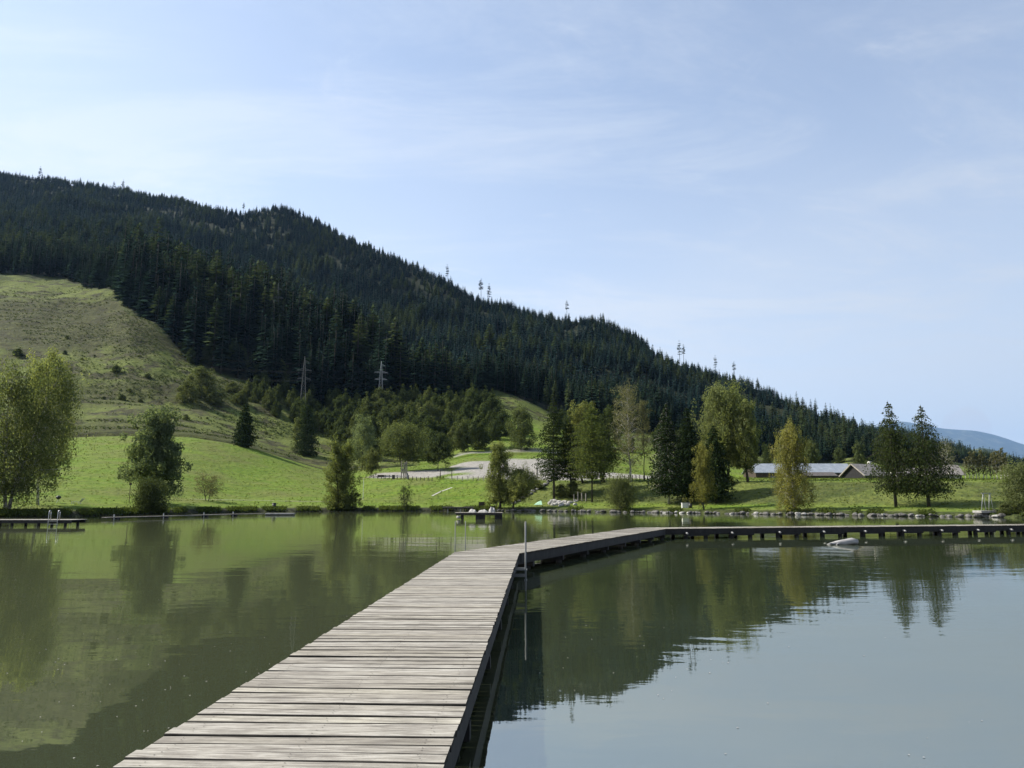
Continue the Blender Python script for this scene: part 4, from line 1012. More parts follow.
mb = MB(); mb.box(-.05, .03, -.215, -.203, .04, .70); mb.build('door_gap', M['plastic_dark'], cb)

# narrow floating walkway along the left shore
pp = [(104, 86), (116, 87.5), (165, 94), (205, 101), (234, 107), (262, 111)]
wk = at(104, 518, 86); fw = empty('floating_walkway', (wk.x, 86, 0)); tag(fw, 'narrow blue-grey floating walkway along the left shore', 'walkway')
W3 = [Vector((at(a, 517, b).x - wk.x, b - 86, .27)) for a, b in pp]
for a, b in zip(W3[:-1], W3[1:]):
    m_ = MB(); m_.bar(a, b, .7, .08); m_.build('plank_deck', M['wood_grey'], fw)
for a in W3[1:-1]:
    m_ = MB(); m_.box(a.x - .35, a.x + .35, a.y - .3, a.y + .3, -.15, .228); m_.build('float', M['dark_timber'], fw, bevel=.03)
    m_ = MB(); m_.tube([(a.x, a.y - .42, -1), (a.x, a.y - .42, .62)], .07, 8); m_.build('mooring_post', M['metal_dull'], fw)
a = at(281, 514.5, 113); pn = empty('pontoon', (a.x, 113, 0), R(4)); tag(pn, 'flat pale pontoon at the end of the narrow walkway', 'pontoon')
mb = MB(); mb.box(-2.2, 2.0, -.7, .7, .12, .30); mb.build('platform', M['stone_pale'], pn, bevel=.02)
mb = MB(); mb.box(-2.1, 1.9, -.6, .6, -.2, .117); mb.build('float', M['plastic_dark'], pn)
# shore landing stage left of the raft
p0 = on_shore(443, -.9); ls = empty('landing_stage', (p0.x, p0.y, 0)); tag(ls, 'dark timber landing stage on the far shore left of the raft', 'landing stage')
w_ = on_shore(474, -.9).x - p0.x
mb = MB(); mb.box(0, w_, -.7, .7, .78, .86); mb.build('deck', M['wood_grey'], ls)
mb = MB(); mb.box(0.02, w_ - .02, -.62, -.5, .5, .777); mb.build('beam', M['dark_timber'], ls)
for k in range(8):
    mb = MB(); mb.tube([(.2 + k * (w_ - .4) / 7, -.45, -1), (.2 + k * (w_ - .4) / 7, -.45, .77)], .09, 8); mb.build('post', M['stone_pale' if k % 3 == 1 else 'dark_timber'], ls)

# ------------------------------------------------------------------ shore stones
def stone_mesh(seed, pale=False):
    bm = bmesh.new(); bmesh.ops.create_icosphere(bm, subdivisions=2, radius=.5)
    for v in bm.verts:
        k = 1 + .45 * noise.noise(v.co * 1.8 + Vector((seed * 7, 0, 0))); v.co = Vector((v.co.x * k * 1.25, v.co.y * k, v.co.z * k * .75))
        v.co.x = max(-.5, min(.55, v.co.x)); v.co.z = max(-.3, min(.34, v.co.z))
    me = bpy.data.meshes.new('stone'); bm.to_mesh(me); bm.free(); me.materials.append(M['stone_pale' if pale else 'stone']); return me
stones = [stone_mesh(i) for i in range(5)]; pst = [stone_mesh(i + 9, True) for i in range(3)]
sx = 497.0; k = 0
while sx < 1003:
    back = random.uniform(-.35, .25); p = on_shore(sx, back); s = random.uniform(.35, .95)
    pale = random.random() < .04 or (660 < sx < 700 and random.random() < .3)
    o = link('shore_stone', random.choice(pst if pale else stones), None, (p.x, p.y, random.uniform(.02, .25)), random.uniform(0, 6.28)); o.scale = (s, s, s * random.uniform(.7, 1.1))
    if pale: tag(o, 'pale boulder in the stone edging of the far shore', 'stone', 'pale boulders edging the far shore')
    else: tag(o, 'grey boulder in the stone edging of the far shore', 'stone', 'grey boulders edging the far shore')
    sx += s * random.choice((.4, .6, .8, 1.0, 1.5)) * F / p.y
# stone steps climbing the bank and boulder pile
for k in range(30):
    f = k / 29; p = ground_at(513 + 46 * f + random.uniform(-1, 1), 504 - 27 * f + random.uniform(-1.2, 1.2)); s = random.uniform(.6, 1.15)
    o = link('step_stone', random.choice(stones + pst), None, (p.x, p.y, p.z + .12), random.uniform(0, 6)); o.scale = (s, s, s)
    tag(o, 'rough stone in the line climbing the bank beside the larches', 'stone', 'stones in the line climbing the bank')
for k in range(22):
    p = ground_at(random.uniform(550, 577), random.uniform(501, 506)); s = random.uniform(.7, 1.3)
    o = link('boulder', random.choice(pst), None, (p.x, p.y, p.z + .1), random.uniform(0, 6)); o.scale = (s, s, s * 1.1)
    tag(o, 'whitish boulder in the heap under the larches', 'stone', 'whitish boulders heaped under the larches')
p = ground_at(529, 494); b = MB(); b.box(-1.0, 1.0, -.12, .12, -.03, .03, Matrix.Rotation(R(35), 4, 'Y'))
o = b.build('plank', M['white'], None, (p.x, p.y, p.z + .75)); tag(o, 'pale plank leaning across the line of stones', 'plank')
for j, (x, y, w_, h_, lab) in enumerate([(560, 497, 20, 11, 'dark bush behind the whitish boulders'), (573, 497, 20, 14, 'dark tangled bush at the foot of the thinner larch'), (535, 489, 22, 8, 'dark low bush along the upper side of the stone line'), (519, 482, 26, 12, 'yellow-green bush on the bank top beside the gravel'), (722, 484, 40, 9, 'low hedge at the top of the shaded bank'), (925, 490, 34, 12, 'undergrowth between the two dark larches'), (903, 492, 18, 10, 'small yellowish bush right of the left dark larch trunk'), (1003, 510, 18, 10, 'small bush beside the pale metal frame'), (60, 513, 14, 5, 'tuft of reeds beside the jetty'), (85, 515, 8, 5, 'little green bush at the jetty end')]):
    p = ground_at(x, y) if y < 508 else on_shore(x, .8); m_ = bro[2] if j not in (3, 6) else bro[1]
    r = empty('bush', (p.x, p.y, p.z - .1), j); s = wid(p, w_) / 9; r.scale = (s, s * .8, wid(p, h_) / 9.5); link('crown', m_[0], r); link('trunk', m_[1], r); tag(r, lab, 'bush')

# ------------------------------------------------------------------ small things on the shores
def small(name, label, cat, px, py, parts, group=None, shore=None, rz=0.0):
    p = base(px, py, shore); r = empty(name, (p.x, p.y, p.z), rz); tag(r, label, cat, group)
    for nm, mb_, mt, *sm in parts: mb_.build(nm, M[mt], r, smooth=bool(sm and sm[0]))
    return r
bx = lambda *a: MB().box(*a)
tb = lambda p, r, n=8: MB().tube(p, r, n)
small('rubbish_bin', 'dark rubbish bin at the water edge left of the narrow tree', 'bin', 274, 508.3, [('body', tb([(0, 0, 0), (0, 0, .9)], [.33, .38], 14), 'plastic_dark', 1), ('lid', tb([(0, 0, .903), (0, 0, 1.0), (0, 0, 1.08)], [.42, .4, .15], 14), 'plastic_dark', 1)])
small('barbecue', 'dark round barbecue on thin legs on the left lawn', 'barbecue', 58, 503, [('bowl', tb([(0, 0, .55), (0, 0, .75), (0, 0, 1.0), (0, 0, 1.15)], [.12, .36, .34, .08], 14), 'plastic_dark', 1)] + [('leg', tb([(0, 0, .6), (math.cos(a) * .3, math.sin(a) * .3, 0)], .02, 5), 'metal') for a in (0, 2.1, 4.2)])
small('sun_lounger', 'white sun lounger alone on the left lawn', 'sun lounger', 77, 504, [('seat', bx(-.8, .5, -.3, .3, .32, .38), 'white'), ('backrest', MB().bar((.5, 0, .35), (.95, 0, .85), .6, .05), 'white')] + [('leg', bx(x - .03, x + .03, y - .03, y + .03, 0, .317), 'white') for x in (-.7, .4) for y in (-.25, .25)])
small('pole', 'thin dark pole with a small box on top left of the round tree', 'pole', 129, 503, [('shaft', tb([(0, 0, -.2), (0, 0, 3.0)], .05, 6), 'wood_dark'), ('box', bx(-.16, .16, -.14, .14, 3.003, 3.35), 'wood_dark')])
p = ground_at(363, 500); Hh = hgt(p, 363, 479)
small('pole', 'tall thin white pole on the lawn left of the playground slope', 'pole', 363, 500, [('shaft', tb([(0, 0, -.2), (0, 0, Hh)], [.06, .045], 6), 'white'), ('cap', tb([(0, 0, Hh + .002), (0, 0, Hh + .12)], .07, 8), 'white')])
small('bench', 'small dark bench on the shore behind the raft', 'bench', 482, 508, [('seat', bx(-.7, .7, -.2, .2, .42, .48), 'wood_dark'), ('backrest', bx(-.7, .7, .2, .26, .5, 1.25), 'wood_dark')] + [('leg', bx(x - .04, x + .04, -.18, .18, 0, .417), 'wood_dark') for x in (-.6, .6)])
small('post', 'short white post beside the tree behind the raft', 'post', 496, 508, [('shaft', tb([(0, 0, -.1), (0, 0, 1.15)], .09, 8), 'white'), ('cap', tb([(0, 0, 1.152), (0, 0, 1.2)], .11, 8), 'plastic_dark')])
small('box', 'white box on the grass in front of the dark spruces', 'box', 685, 508, [('body', bx(-.55, .55, -.35, .35, 0, .85), 'white'), ('lid', bx(-.58, .58, -.38, .38, .853, .92), 'white')])
small('rubbish_bin', 'dark bin on the grass right of the white box', 'bin', 690.5, 508, [('body', tb([(0, 0, 0), (0, 0, .8)], [.28, .33], 12), 'plastic_dark', 1), ('lid', tb([(0, 0, .803), (0, 0, .95)], [.36, .1], 12), 'plastic_dark', 1)])
small('cloth_shelter', 'mint green cloth shelter on the shore grass below the stone line', 'shelter', 538, 505, [('canopy', MB().add([(-.9, -.5, 0.05), (.9, -.6, .05), (.7, .5, .95), (-.1, .5, .6), (-.9, -.45, 0), (.9, -.55, 0), (.7, .53, .9), (-.1, .53, .55)], [(0, 1, 2, 3), (7, 6, 5, 4), (0, 4, 5, 1), (1, 5, 6, 2), (2, 6, 7, 3), (3, 7, 4, 0)]), 'green_cloth'), ('pole', tb([(.68, .5, 0), (.68, .5, .9)], .02, 5), 'metal')])
# metal frame on its slab at the right shore
p = on_shore(987, .7); fr = empty('metal_frame', (p.x, p.y, .86)); tag(fr, 'pale metal double A-frame with top bar on a pale slab', 'frame')
ft = 2.25
for x in (-.5, .5):
    for dx in (-.32, .20):
        m_ = MB(); m_.tube([(x + dx, -.3 * dx, 0), (x * .85 + dx * .12, 0, ft)], .035, 8); m_.build('leg', M['metal_dull'], fr, smooth=True)
m_ = MB(); m_.bar((-.68, 0, ft + .04), (.68, 0, ft + .04), .08, .08); m_.build('top_bar', M['metal_dull'], fr)
sb_ = empty('concrete_slab', (p.x, p.y, 0)); tag(sb_, 'pale concrete slab under the pale metal frame', 'slab')
m_ = MB(); m_.box(-1.5, 1.0, -.95, 1.0, .55, .857); m_.build('top', M['stone_pale'], sb_, bevel=.02)
m_ = MB(); m_.box(-1.2, .9, -.6, .9, -.4, .547); m_.build('footing', M['stone'], sb_)
small('winch_box', 'black box beside the pale slab', 'box', 997, 510, [('body', bx(-.5, .5, -.35, .35, .0, .5), 'plastic_dark'), ('lid', bx(-.53, .53, -.38, .38, .503, .56), 'plastic_dark')], shore=1.0)
# playground tower and yard furniture
p = ground_at(404, 479); 
def zt(px, py): return hgt(p, px, py)
tw = empty('play_tower', (p.x, p.y, p.z)); tag(tw, 'grey wooden climbing tower with tall posts on the gravel yard', 'play tower')
s4 = p.y / F
for x, top in ((-3 * s4, 461), (-.6 * s4, 463), (1 * s4, 462), (2.8 * s4, 461)):
    m_ = MB(); m_.tube([(x, random.uniform(-.5, .5), -.2), (x * .85, 0, zt(404, top))], .13, 6); m_.build('post', M['wood_grey'], tw)
m_ = MB(); m_.box(-3 * s4, 3 * s4, -.9, .9, 1.55, 1.67); m_.build('platform', M['wood_grey'], tw)
m_ = MB()
for k in range(9): m_.box(-2.8 * s4 + k * .62 * s4, -2.8 * s4 + k * .62 * s4 + .08, -.93, -.905, 1.673, 2.5)
m_.box(-3 * s4, 3 * s4, -.96, -.935, 2.4, 2.52); m_.build('railing', M['wood_grey'], tw)
m_ = MB(); m_.bar((3 * s4, -.3, 1.55), (5 * s4, -1.2, 0.05), .5, .05); m_.build('ramp', M['wood_grey'], tw)
small('rubbish_bin', 'black bin left of the wooden climbing tower', 'bin', 393.5, 479, [('body', bx(-.33, .33, -.33, .33, 0, .95), 'plastic_dark'), ('lid', bx(-.37, .37, -.37, .37, .953, 1.05), 'plastic_dark')])
small('bench', 'wooden bench on the left of the gravel yard', 'bench', 381, 478.5, [('seat', bx(-.9, .9, -.22, .22, .42, .48), 'wood_dark'), ('backrest', bx(-.9, .9, .22, .28, .5, .95), 'wood_dark')] + [('leg', bx(x - .05, x + .05, -.2, .2, 0, .417), 'wood_dark') for x in (-.8, .8)])
small('bench', 'dark picnic table right of the gravel yard', 'picnic table', 440, 479, [('top', bx(-1.1, 1.1, -.4, .4, .74, .80), 'wood_dark'), ('bench_seat', bx(-1.1, 1.1, -.95, -.65, .42, .47), 'wood_dark'), ('bench_seat', bx(-1.1, 1.1, .65, .95, .42, .47), 'wood_dark')] + [('leg', MB().bar((x, -.85, 0), (x, .1, .737), .08, .08), 'wood_dark') for x in (-.8, .8)] + [('leg', MB().bar((x + .09, .85, 0), (x + .09, -.1, .737), .08, .08), 'wood_dark') for x in (-.8, .8)])
sf = ground_at(446, 478.5); sw = empty('swing_frame', tuple(sf)); tag(sw, 'thin wooden swing frame on the grass right of the gravel yard', 'swing')
for x in (-1.5, 1.5):
    for y in (-.8, .8): m_ = MB(); m_.tube([(x, y, -.1), (x, 0, 2.5)], .07, 6); m_.build('leg', M['wood_dark'], sw)
m_ = MB(); m_.tube([(-1.7, 0, 2.53), (1.7, 0, 2.53)], .07, 6); m_.build('top_bar', M['wood_dark'], sw)
m_ = MB(); m_.tube([(-.3, 0, 2.46), (-.3, 0, .52)], .015, 4); m_.tube([(.3, 0, 2.46), (.3, 0, .52)], .015, 4); m_.build('ropes', M['wire'], sw)
m_ = MB(); m_.box(-.34, .34, -.12, .12, .47, .515); m_.build('seat', M['wood_dark'], sw)
post = MB().tube([(0, 0, -.2), (0, 0, 1.05)], .09, 7).mesh('fence_post', M['wood_dark'])
postp = MB().tube([(0, 0, -.2), (0, 0, 1.05)], .09, 7).mesh('fence_post_pale', M['wood_grey'])
def posts(xs, y0, y1, label, group, me, sc=1.0):
    for x in xs:
        f = (x - xs[0]) / max(1e-6, xs[-1] - xs[0]); p = ground_at(x, y0 + (y1 - y0) * f)
        o = link('fence_post', me, None, tuple(p), random.uniform(0, 3)); s = sc * random.uniform(.8, 1.15); o.scale = (sc, sc, s); tag(o, label, 'post', group)
posts(list(np.linspace(366, 432, 18)), 478, 481, 'short dark post along the edge of the gravel yard', 'posts along the gravel yard edge', post)
posts(list(np.linspace(452, 494, 9)), 480.5, 480.5, 'short grey post on the slope top behind the raft', 'posts on the slope top', postp)
posts(list(np.linspace(574, 586, 4)), 501, 501, 'thin grey post on the bank right of the larch foot', 'posts right of the larch foot', postp, 1.7)
posts(list(np.linspace(606, 655, 14)), 480.5, 480.5, 'dark post of the fence in front of the far gravel', 'fence posts in front of the far gravel', post, 1.1)
posts([520, 523.5, 537], 480, 478, 'tall thin post on the gravel above the stone line', 'tall posts on the gravel', postp, 2.6)
p = ground_at(529, 480); fp = empty('slatted_fence', tuple(p)); tag(fp, 'grey slatted fence panel on the gravel above the stone line', 'fence')
m_ = MB()
for k in range(11): m_.box(-1.3 + k * .26, -1.3 + k * .26 + .12, -.03, .03, .05, 2.0)
m_.build('slats', M['wood_grey'], fp)
for z in (.4, 1.6): m_ = MB(); m_.box(-1.4, 1.5, .033, .08, z, z + .1); m_.build('rail', M['wood_grey'], fp)

# draped strips: lawn path and steps
def strip(name, pts_px, w_, mat, lift=.03):
    P_ = [ground_at(*q) for q in pts_px]; V = []
    dense = []
    for a, b in zip(P_[:-1], P_[1:]):
        n = max(2, int((b - a).length / 1.2)); dense += [a.lerp(b, i / n) for i in range(n)]
    dense.append(P_[-1])
    for i, q in enumerate(dense):
        d_ = (dense[min(i + 1, len(dense) - 1)] - dense[max(i - 1, 0)]); s_ = Vector((d_.y, -d_.x, 0)).normalized() * w_ / 2 * (1 + .3 * noise.noise(q * .3))
        for sg in (-1, 0, 1):
            v_ = q + s_ * sg; V.append((v_.x, v_.y, gz(v_.x, v_.y) + lift))
    m_ = MB(); m_.add(V, [(i * 3 + j, i * 3 + j + 1, (i + 1) * 3 + j + 1, (i + 1) * 3 + j) for i in range(len(dense) - 1) for j in range(2)])
    o = m_.build(name, mat, None); tag(o, kind='structure'); return o
M['path'] = simple('worn_path', (.20, .20, .12), (.34, .33, .24), 2, .95, .1, .3)
M['step'] = simple('worn_steps', (.24, .24, .19), (.42, .41, .36), 2, .95, .1, .3)
strip('path', [(190, 499), (256, 500.3), (345, 502)], .5, M['path'])
strip('path', [(432, 496), (441, 491.5), (452, 487.5)], .45, M['step'])

# ------------------------------------------------------------------ farm buildings beyond the bank
def gable_house(name, label, px0, px1, y_ridge, y_eave, D, depth, rz, roofm, wallm, wall_h=6.0, over=.5, extras=(), verge=None, sag=0):
    c = at((px0 + px1) / 2, y_eave, D); ze = c.z; half = (px1 - px0) / 2 * D / F
    zr = at((px0 + px1) / 2, y_ridge, D + depth / 2).z
    r = empty(name, (c.x, D + depth / 2, ze - wall_h), rz); tag(r, label, 'building')
    hw, hd, H1, H2 = half, depth / 2, wall_h, wall_h + zr - ze
    m_ = MB(); x = hw - over; y = hd - over * .8
    zi = H1 + (H2 - H1) * (1 - y / hd) - .12
    m_.add([(-x, -y, 0), (x, -y, 0), (x, y, 0), (-x, y, 0), (-x, -y, zi), (x, -y, zi), (x, y, zi), (-x, y, zi), (-x, 0, H2 - .14), (x, 0, H2 - .14)],
           [(0, 1, 5, 4), (2, 3, 7, 6), (1, 2, 6, 9, 5), (3, 0, 4, 8, 7), (0, 3, 2, 1)]); m_.build('wall', M[wallm], r)
    rf_ = MB()
    for sg in (-1, 1):
        rf_.add([(-hw, sg * hd, H1), (hw, sg * hd, H1), (hw, 0, H2), (-hw, 0, H2), (-hw, sg * hd, H1 + .14), (hw, sg * hd, H1 + .14), (hw, 0, H2 + .14), (-hw, 0, H2 + .14)],
                [(0, 1, 2, 3), (4, 5, 6, 7), (0, 1, 5, 4), (1, 2, 6, 5), (3, 0, 4, 7)])
    ro = rf_.build('roof', M[roofm], r)
    if roofm == 'roof_metal':
        m_ = MB(); n = int(2 * hw / 1.2)
        for k in range(n):
            xx = -hw + .3 + k * 1.2; m_.bar((xx, -hd, H1 + .17), (xx, 0, H2 + .17), .05, .06)
        m_.build('seams', M[roofm], ro)
    for e in extras:
        if e[0] == 'window': _, wx_, wz, ww, wh = e; w_ = MB().box(wx_ - ww / 2 - .07, wx_ + ww / 2 + .07, -y - .06, -y - .003, wz - .07, wz + wh + .07).build('window', M['white'], r); MB().box(wx_ - ww / 2, wx_ + ww / 2, -y - .08, -y - .063, wz, wz + wh).build('pane', M['glass'], w_)
        if e[0] == 'door': _, wx_, ww, wh = e; MB().box(wx_ - ww / 2, wx_ + ww / 2, -y - .06, -y - .003, .0, wh).build('door', M['wood_dark'], r)
        if e[0] == 'chimney': _, wx_ = e; MB().box(wx_ - .4, wx_ + .4, .3, 1.1, H2 - .6, H2 + 1.0).build('chimney', M['plaster'], ro)
    if verge:
        m_ = MB()
        for sg in (-1, 1): m_.bar((-hw - .04, sg * hd, H1 + .05), (-hw - .04, 0, H2 + .05), .06, .34)
        m_.build('bargeboard', M[verge], r)
    return r
gable_house('barn', 'long barn with pale blue-grey metal roof behind the bank', 755, 857, 464.0, 473.0, 226, 13, R(0), 'roof_metal', 'wood_dark', 5.5, .5, [('window', x, 3.4, 1.2, .9) for x in (-10, -6, -2, 2)])
gable_house('shed', 'low dark shed with brown roof in front of the barn', 806, 838, 472.6, 476.2, 213, 6, R(0), 'roof_dark', 'wood_dark', 4.5, .3, [('door', -2, 1.8, 3.4)])
gable_house('gable_house', 'timber house with shade-dark walls, grey-brown roof and pale bargeboards right of the barn', 854, 890, 464.5, 476, 212, 9, R(24), 'roof_tile', 'dark_timber', 5.0, .6, [('chimney', 3.2), ('window', 0, 3.0, 1.0, 1.0), ('window', 3, 3.0, 1.0, 1.0)], verge='wood_grey')  # near-black wall material carries the gable's shade in its colour
gable_house('farmhouse', 'pale-walled house glimpsed between the two dark larches', 898, 926, 468.5, 474, 220, 8, R(-6), 'roof_tile', 'plaster', 5.0, .5, [('window', x, 3.0, .9, 1.1) for x in (-2.2, 0, 2.2)])
gable_house('hut', 'small hut with pale grey shingle roof right of the dark larches', 933, 967, 465.5, 475.5, 180, 8, R(-8), 'roof_tile', 'plaster', 4.5, .7, [('window', 0, 2.6, .8, .9), ('door', 2.2, .9, 2.1)])

# ------------------------------------------------------------------ pylons and wires
def pylon(label, px, py_base, py_top, D, mat, w0=1.7, seed=0):
    b = at(px, py_base, D); zt_ = at(px, py_top, D).z; zb = gz(b.x, D); H = zt_ - zb
    r = empty('pylon', (b.x, D, zb), .35); tag(r, label, 'pylon'); rr = .045
    def wv(z): return w0 * (1 - .78 * min(z / (H * .86), 1)) if z < H * .86 else w0 * .22 * (1 - (z - H * .86) / (H * .14) * .9)
    for sx_ in (-1, 1):
        for sy_ in (-1, 1): m_ = MB(); m_.tube([(sx_ * wv(z), sy_ * wv(z), z) for z in (-.5, H * .5, H * .86, H)], rr * 1.3, 4); m_.build('leg', M[mat], r)
    m_ = MB(); n = 13; z = 0
    lv = [H * .97 * (1 - (1 - i / n) ** 1.35) for i in range(n + 1)]
    for a, b_ in zip(lv[:-1], lv[1:]):
        wa, wb = wv(a), wv(b_)
        for (x0, y0, x1, y1) in ((-1, -1, 1, -1), (1, -1, 1, 1), (1, 1, -1, 1), (-1, 1, -1, -1)):
            m_.bar((x0 * wa, y0 * wa, a), (x1 * wb, y1 * wb, b_), rr, rr); m_.bar((x1 * wa, y1 * wa, a), (x0 * wb, y0 * wb, b_), rr, rr); m_.bar((x0 * wb, y0 * wb, b_), (x1 * wb, y1 * wb, b_), rr, rr)
    m_.build('lattice', M[mat], r)
    pts_ = []
    for f, ln_ in ((.90, 1.9), (.76, 3.2), (.62, 2.6)):
        for sg in (-1, 1):
            if f == .90 and sg < 0: continue
            L_ = ln_; m_ = MB(); z = H * f; w_ = wv(z)
            for y_ in (-w_, w_): m_.bar((sg * w_, y_, z), (sg * (w_ + L_), 0, z + .1), .11, .11); m_.bar((sg * w_, y_, z + .9), (sg * (w_ + L_), 0, z + .14), .09, .09)
            a_ = m_.build('cross_arm', M[mat], r)
            i_ = MB(); i_.tube([(sg * (w_ + L_), 0, z + .05), (sg * (w_ + L_), 0, z - .9)], .09, 6); i_.build('insulator', M['glass'], a_)
            pts_.append(Vector((b.x, D, zb)) + Matrix.Rotation(.35, 3, 'Z') @ Vector((sg * (w_ + L_), 0, z - .9)))
    return pts_
pa = pylon('pale steel lattice pylon standing clear above the mixed wood', 380, 412, 361, 402, 'metal_dull')
pb = pylon('darker lattice pylon behind the small spruce at the mound edge', 301, 445, 356, 380, 'pylon_dark')
pcn = pylon('dark lattice pylon high in front of the spruce stand', 275, 352, 283, 462, 'pylon_dark', 1.7)
def wires(label, A, B, sag, mat='wire'):
    for i, (a, b) in enumerate(zip(A, B)):
        m_ = MB(); pts_ = [a.lerp(b, k / 24) + Vector((0, 0, -4 * sag * (k / 24) * (1 - k / 24))) for k in range(25)]
        o_ = a.copy(); m_.tube([q - o_ for q in pts_], .014, 4); w_ = m_.build('power_line', M[mat], None, tuple(o_)); tag(w_, label, 'power line', label.replace('wire', 'wires'))
left = [Vector((-330, 430, 150 + 5 * i)) for i in range(5)]
right = [Vector((330, 620, 60 + 4 * i)) for i in range(5)]
wires('thin power wire between the two lower pylons', pb, pa, 3)
wires('thin power wire leading left from the darker pylon', pb, [at(-60, 300 + 7 * i, 430) for i in range(5)], 9)
wires('thin power wire crossing the forest right of the pale pylon', pa, [at(640, 432 + 3 * i, 520) for i in range(5)], 8)
wires('thin power wire across the spruce stand from the upper pylon', pcn, [at(-40, 262 + 6 * i, 560) for i in range(5)], 8)

# pollen, seeds and small leaves floating on the lake
fl = []
while len(fl) < 200:
    px = random.uniform(-60, 1080); py = random.uniform(530, 800) ; r_ = ray(px, py); s_ = -CAMH / r_.z; x, y = r_.x * s_, r_.y * s_
    k = noise.noise(Vector((x * .12, y * .12, 2)))
    if k < -.05 and random.random() < .8: continue
    q2 = Vector((x, y)); okk = True
    for P0_, P1_ in segs:
        dd_ = (P1_ - P0_).normalized(); w_ = q2 - P0_; al = w_.dot(dd_)
        if -1 < al < (P1_ - P0_).length + 1 and abs(w_.dot(Vector((dd_.y, -dd_.x)))) < HW + .1: okk = False
    if okk: fl.append((x, y, .004 + .0005 * random.random()))
V = []; 
for x, y, z in fl:
    a = random.uniform(0, 6.28); s_ = random.uniform(.005, .012) * (1 + .05 * y); c_, n_ = math.cos(a) * s_, math.sin(a) * s_
    V += [(x - c_, y - n_, z), (x + n_ * .6, y - c_ * .6, z + .003), (x + c_, y + n_, z), (x - n_ * .6, y + c_ * .6, z + .003)]
tag(link('floating_specks', np_mesh('floating_specks', np.array(V), quads_of(len(fl)), M['stone_pale'])), 'pale specks of seeds and leaves floating on the water', kind='stuff')


# ------------------------------------------------------------------ light and sky
SUN_EL = R(42); SUN_AZ = R(-77)           # azimuth from +Y, negative = left of the view
sd = Vector((math.sin(SUN_AZ) * math.cos(SUN_EL), math.cos(SUN_AZ) * math.cos(SUN_EL), math.sin(SUN_EL)))
sl = bpy.data.lights.new('sun', 'SUN'); sl.energy = 5.0; sl.angle = R(.53); sl.color = (1.0, .94, .84)
so = bpy.data.objects.new('sun', sl); col.objects.link(so); so.location = (0, 0, 60)
so.rotation_euler = sd.to_track_quat('Z', 'Y').to_euler()
w = bpy.data.worlds.new('World'); scene.world = w; w.use_nodes = True
nt = w.node_tree; nt.nodes.clear()
def wn(t_, **k):
    n = nt.nodes.new(t_)
    for a, b in k.items(): setattr(n, a, b)
    return n
out = wn('ShaderNodeOutputWorld'); bg = wn('ShaderNodeBackground'); sky = wn('ShaderNodeTexSky', sky_type='NISHITA')
sky.sun_disc = False; sky.sun_elevation = SUN_EL; sky.sun_rotation = SUN_AZ; sky.altitude = 900
sky.air_density = 1.0; sky.dust_density = 1.0; sky.ozone_density = 1.3
tc = wn('ShaderNodeTexCoord'); sep = wn('ShaderNodeSeparateXYZ'); nt.links.new(tc.outputs['Generated'], sep.inputs[0])
def wm(op, a, b=None, clamp=False):
    n = wn('ShaderNodeMath', operation=op); n.use_clamp = clamp
    for i, x in enumerate((a, b)):
        if x is None: continue
        if hasattr(x, 'links'): nt.links.new(x, n.inputs[i])
        else: n.inputs[i].default_value = x
    return n.outputs[0]
zz = wm('MAXIMUM', sep.outputs[2], .0); zz = wm('ADD', zz, .14)
dp_ = wn('ShaderNodeVectorMath', operation='DOT_PRODUCT'); nt.links.new(tc.outputs['Generated'], dp_.inputs[0]); dp_.inputs[1].default_value = sd
cx = wm('DIVIDE', sep.outputs[0], zz); cy = wm('DIVIDE', sep.outputs[1], zz)
cv = wn('ShaderNodeCombineXYZ'); nt.links.new(cx, cv.inputs[0]); nt.links.new(cy, cv.inputs[1])
def wnoise(scale, detail, rough, dist, sc, rot):
    mp = wn('ShaderNodeMapping'); nt.links.new(cv.outputs[0], mp.inputs[0]); mp.inputs['Scale'].default_value = sc; mp.inputs['Rotation'].default_value = (0, 0, rot)
    n = wn('ShaderNodeTexNoise'); nt.links.new(mp.outputs[0], n.inputs[0]); n.inputs['Scale'].default_value = scale
    n.inputs['Detail'].default_value = detail; n.inputs['Roughness'].default_value = rough; n.inputs['Distortion'].default_value = dist
    return n.outputs['Fac']
def wramp(f, a, b, lo, hi):
    n = wn('ShaderNodeMapRange'); n.inputs['From Min'].default_value = a; n.inputs['From Max'].default_value = b
    n.inputs['To Min'].default_value = lo; n.inputs['To Max'].default_value = hi; n.interpolation_type = 'SMOOTHSTEP'
    nt.links.new(f, n.inputs['Value']); return n.outputs[0]
veil = wramp(wnoise(.35, 4, .5, .4, (1, 1, 1), .5), .30, .70, .42, .80)
streak = wramp(wnoise(.9, 9, .68, .9, (1.0, 2.6, 1), -.55), .42, .80, 0, .50)
wisp = wramp(wnoise(2.2, 10, .72, 1.4, (1.0, 1.5, 1), .3), .55, .82, 0, .34)
cl = wm('ADD', wm('ADD', veil, streak), wisp, True)
side = wramp(dp_.outputs['Value'], -.7, .5, .62, 1.0)
low = wramp(sep.outputs[2], .02, .42, .60, 0.0)
hi = wramp(sep.outputs[2], .25, .62, 1.0, .58)
cl = wm('MULTIPLY', cl, hi); cl = wm('MULTIPLY', cl, side); cl = wm('ADD', cl, low, True); cl = wm('MULTIPLY', cl, .86)
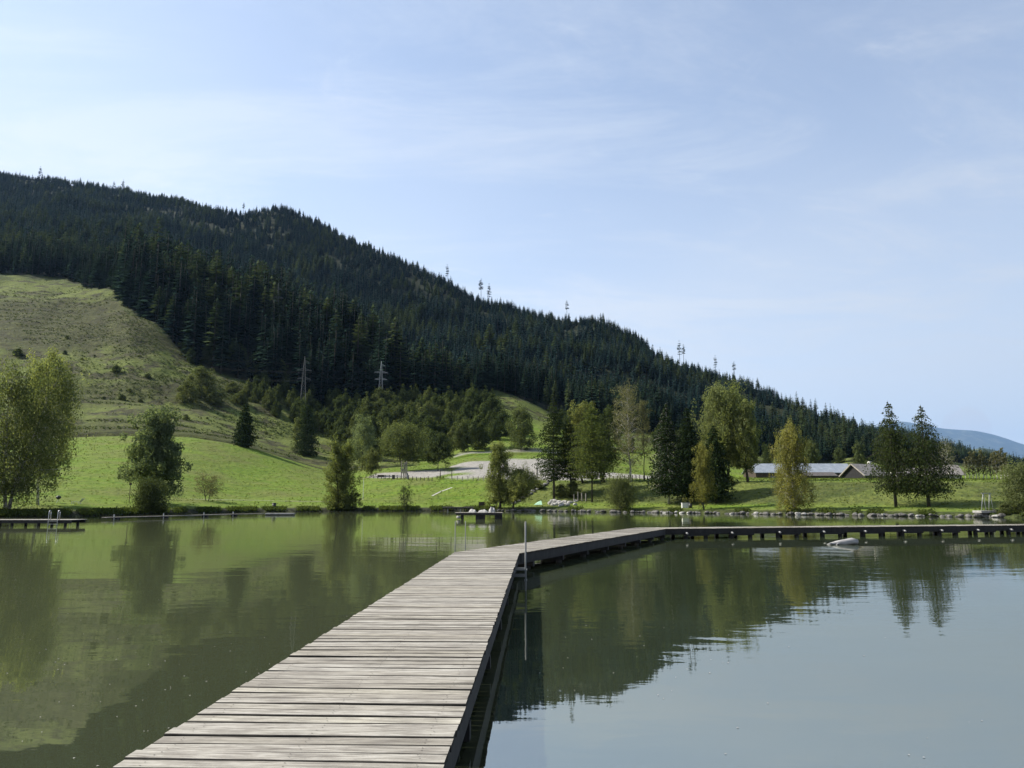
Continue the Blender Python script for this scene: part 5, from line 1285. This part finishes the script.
# the veil is brighter towards the sun
dp = wn('ShaderNodeVectorMath', operation='DOT_PRODUCT'); nt.links.new(tc.outputs['Generated'], dp.inputs[0]); dp.inputs[1].default_value = sd
glow = wramp(dp.outputs['Value'], -.6, .9, 3.4, 5.0)
cc = wn('ShaderNodeVectorMath', operation='SCALE'); cc.inputs[0].default_value = (.92, .96, 1.01); nt.links.new(glow, cc.inputs['Scale'])
dpf = wn('ShaderNodeVectorMath', operation='DOT_PRODUCT'); nt.links.new(tc.outputs['Generated'], dpf.inputs[0]); dpf.inputs[1].default_value = ray(966, 429).normalized()
puff = wramp(dpf.outputs['Value'], .99962, .99998, 0, .75)
mpn = wn('ShaderNodeTexNoise'); nt.links.new(tc.outputs['Generated'], mpn.inputs[0]); mpn.inputs['Scale'].default_value = 60; mpn.inputs['Detail'].default_value = 5
puff = wm('MULTIPLY', puff, wramp(mpn.outputs['Fac'], .30, .55, .15, 1)); cl = wm('ADD', cl, puff, True)
mx = wn('ShaderNodeMix', data_type='RGBA'); nt.links.new(cl, mx.inputs[0]); nt.links.new(sky.outputs[0], mx.inputs[6]); nt.links.new(cc.outputs[0], mx.inputs[7])
nt.links.new(mx.outputs[2], bg.inputs[0]); bg.inputs[1].default_value = .108
nt.links.new(bg.outputs[0], out.inputs[0])

# air
t = NT('air'); pv = t.n('ShaderNodeVolumePrincipled'); pv.inputs['Density'].default_value = 2.0e-5; pv.inputs['Color'].default_value = (.38, .62, 1, 1); pv.inputs['Anisotropy'].default_value = .3
t.l(pv.outputs[0], t.out.inputs['Volume'])
hz = MB().box(-3500, 34000, -500, 36500, -9, 3300).build('haze', t.m); tag(hz, kind='stuff')

scene.view_settings.view_transform = 'Standard'; scene.view_settings.look = 'None'
scene.view_settings.exposure = 0.92; scene.view_settings.gamma = 1.0
scene.cycles.use_denoising = True; scene.cycles.denoiser = 'OPENIMAGEDENOISE'
scene.cycles.denoising_input_passes = 'RGB_ALBEDO_NORMAL'; scene.cycles.denoising_prefilter = 'ACCURATE'; scene.cycles.denoising_quality = 'HIGH'
scene.cycles.max_bounces = 6; scene.cycles.diffuse_bounces = 2; scene.cycles.glossy_bounces = 3; scene.cycles.transmission_bounces = 3
scene.cycles.volume_bounces = 0; scene.cycles.caustics_reflective = False; scene.cycles.caustics_refractive = False
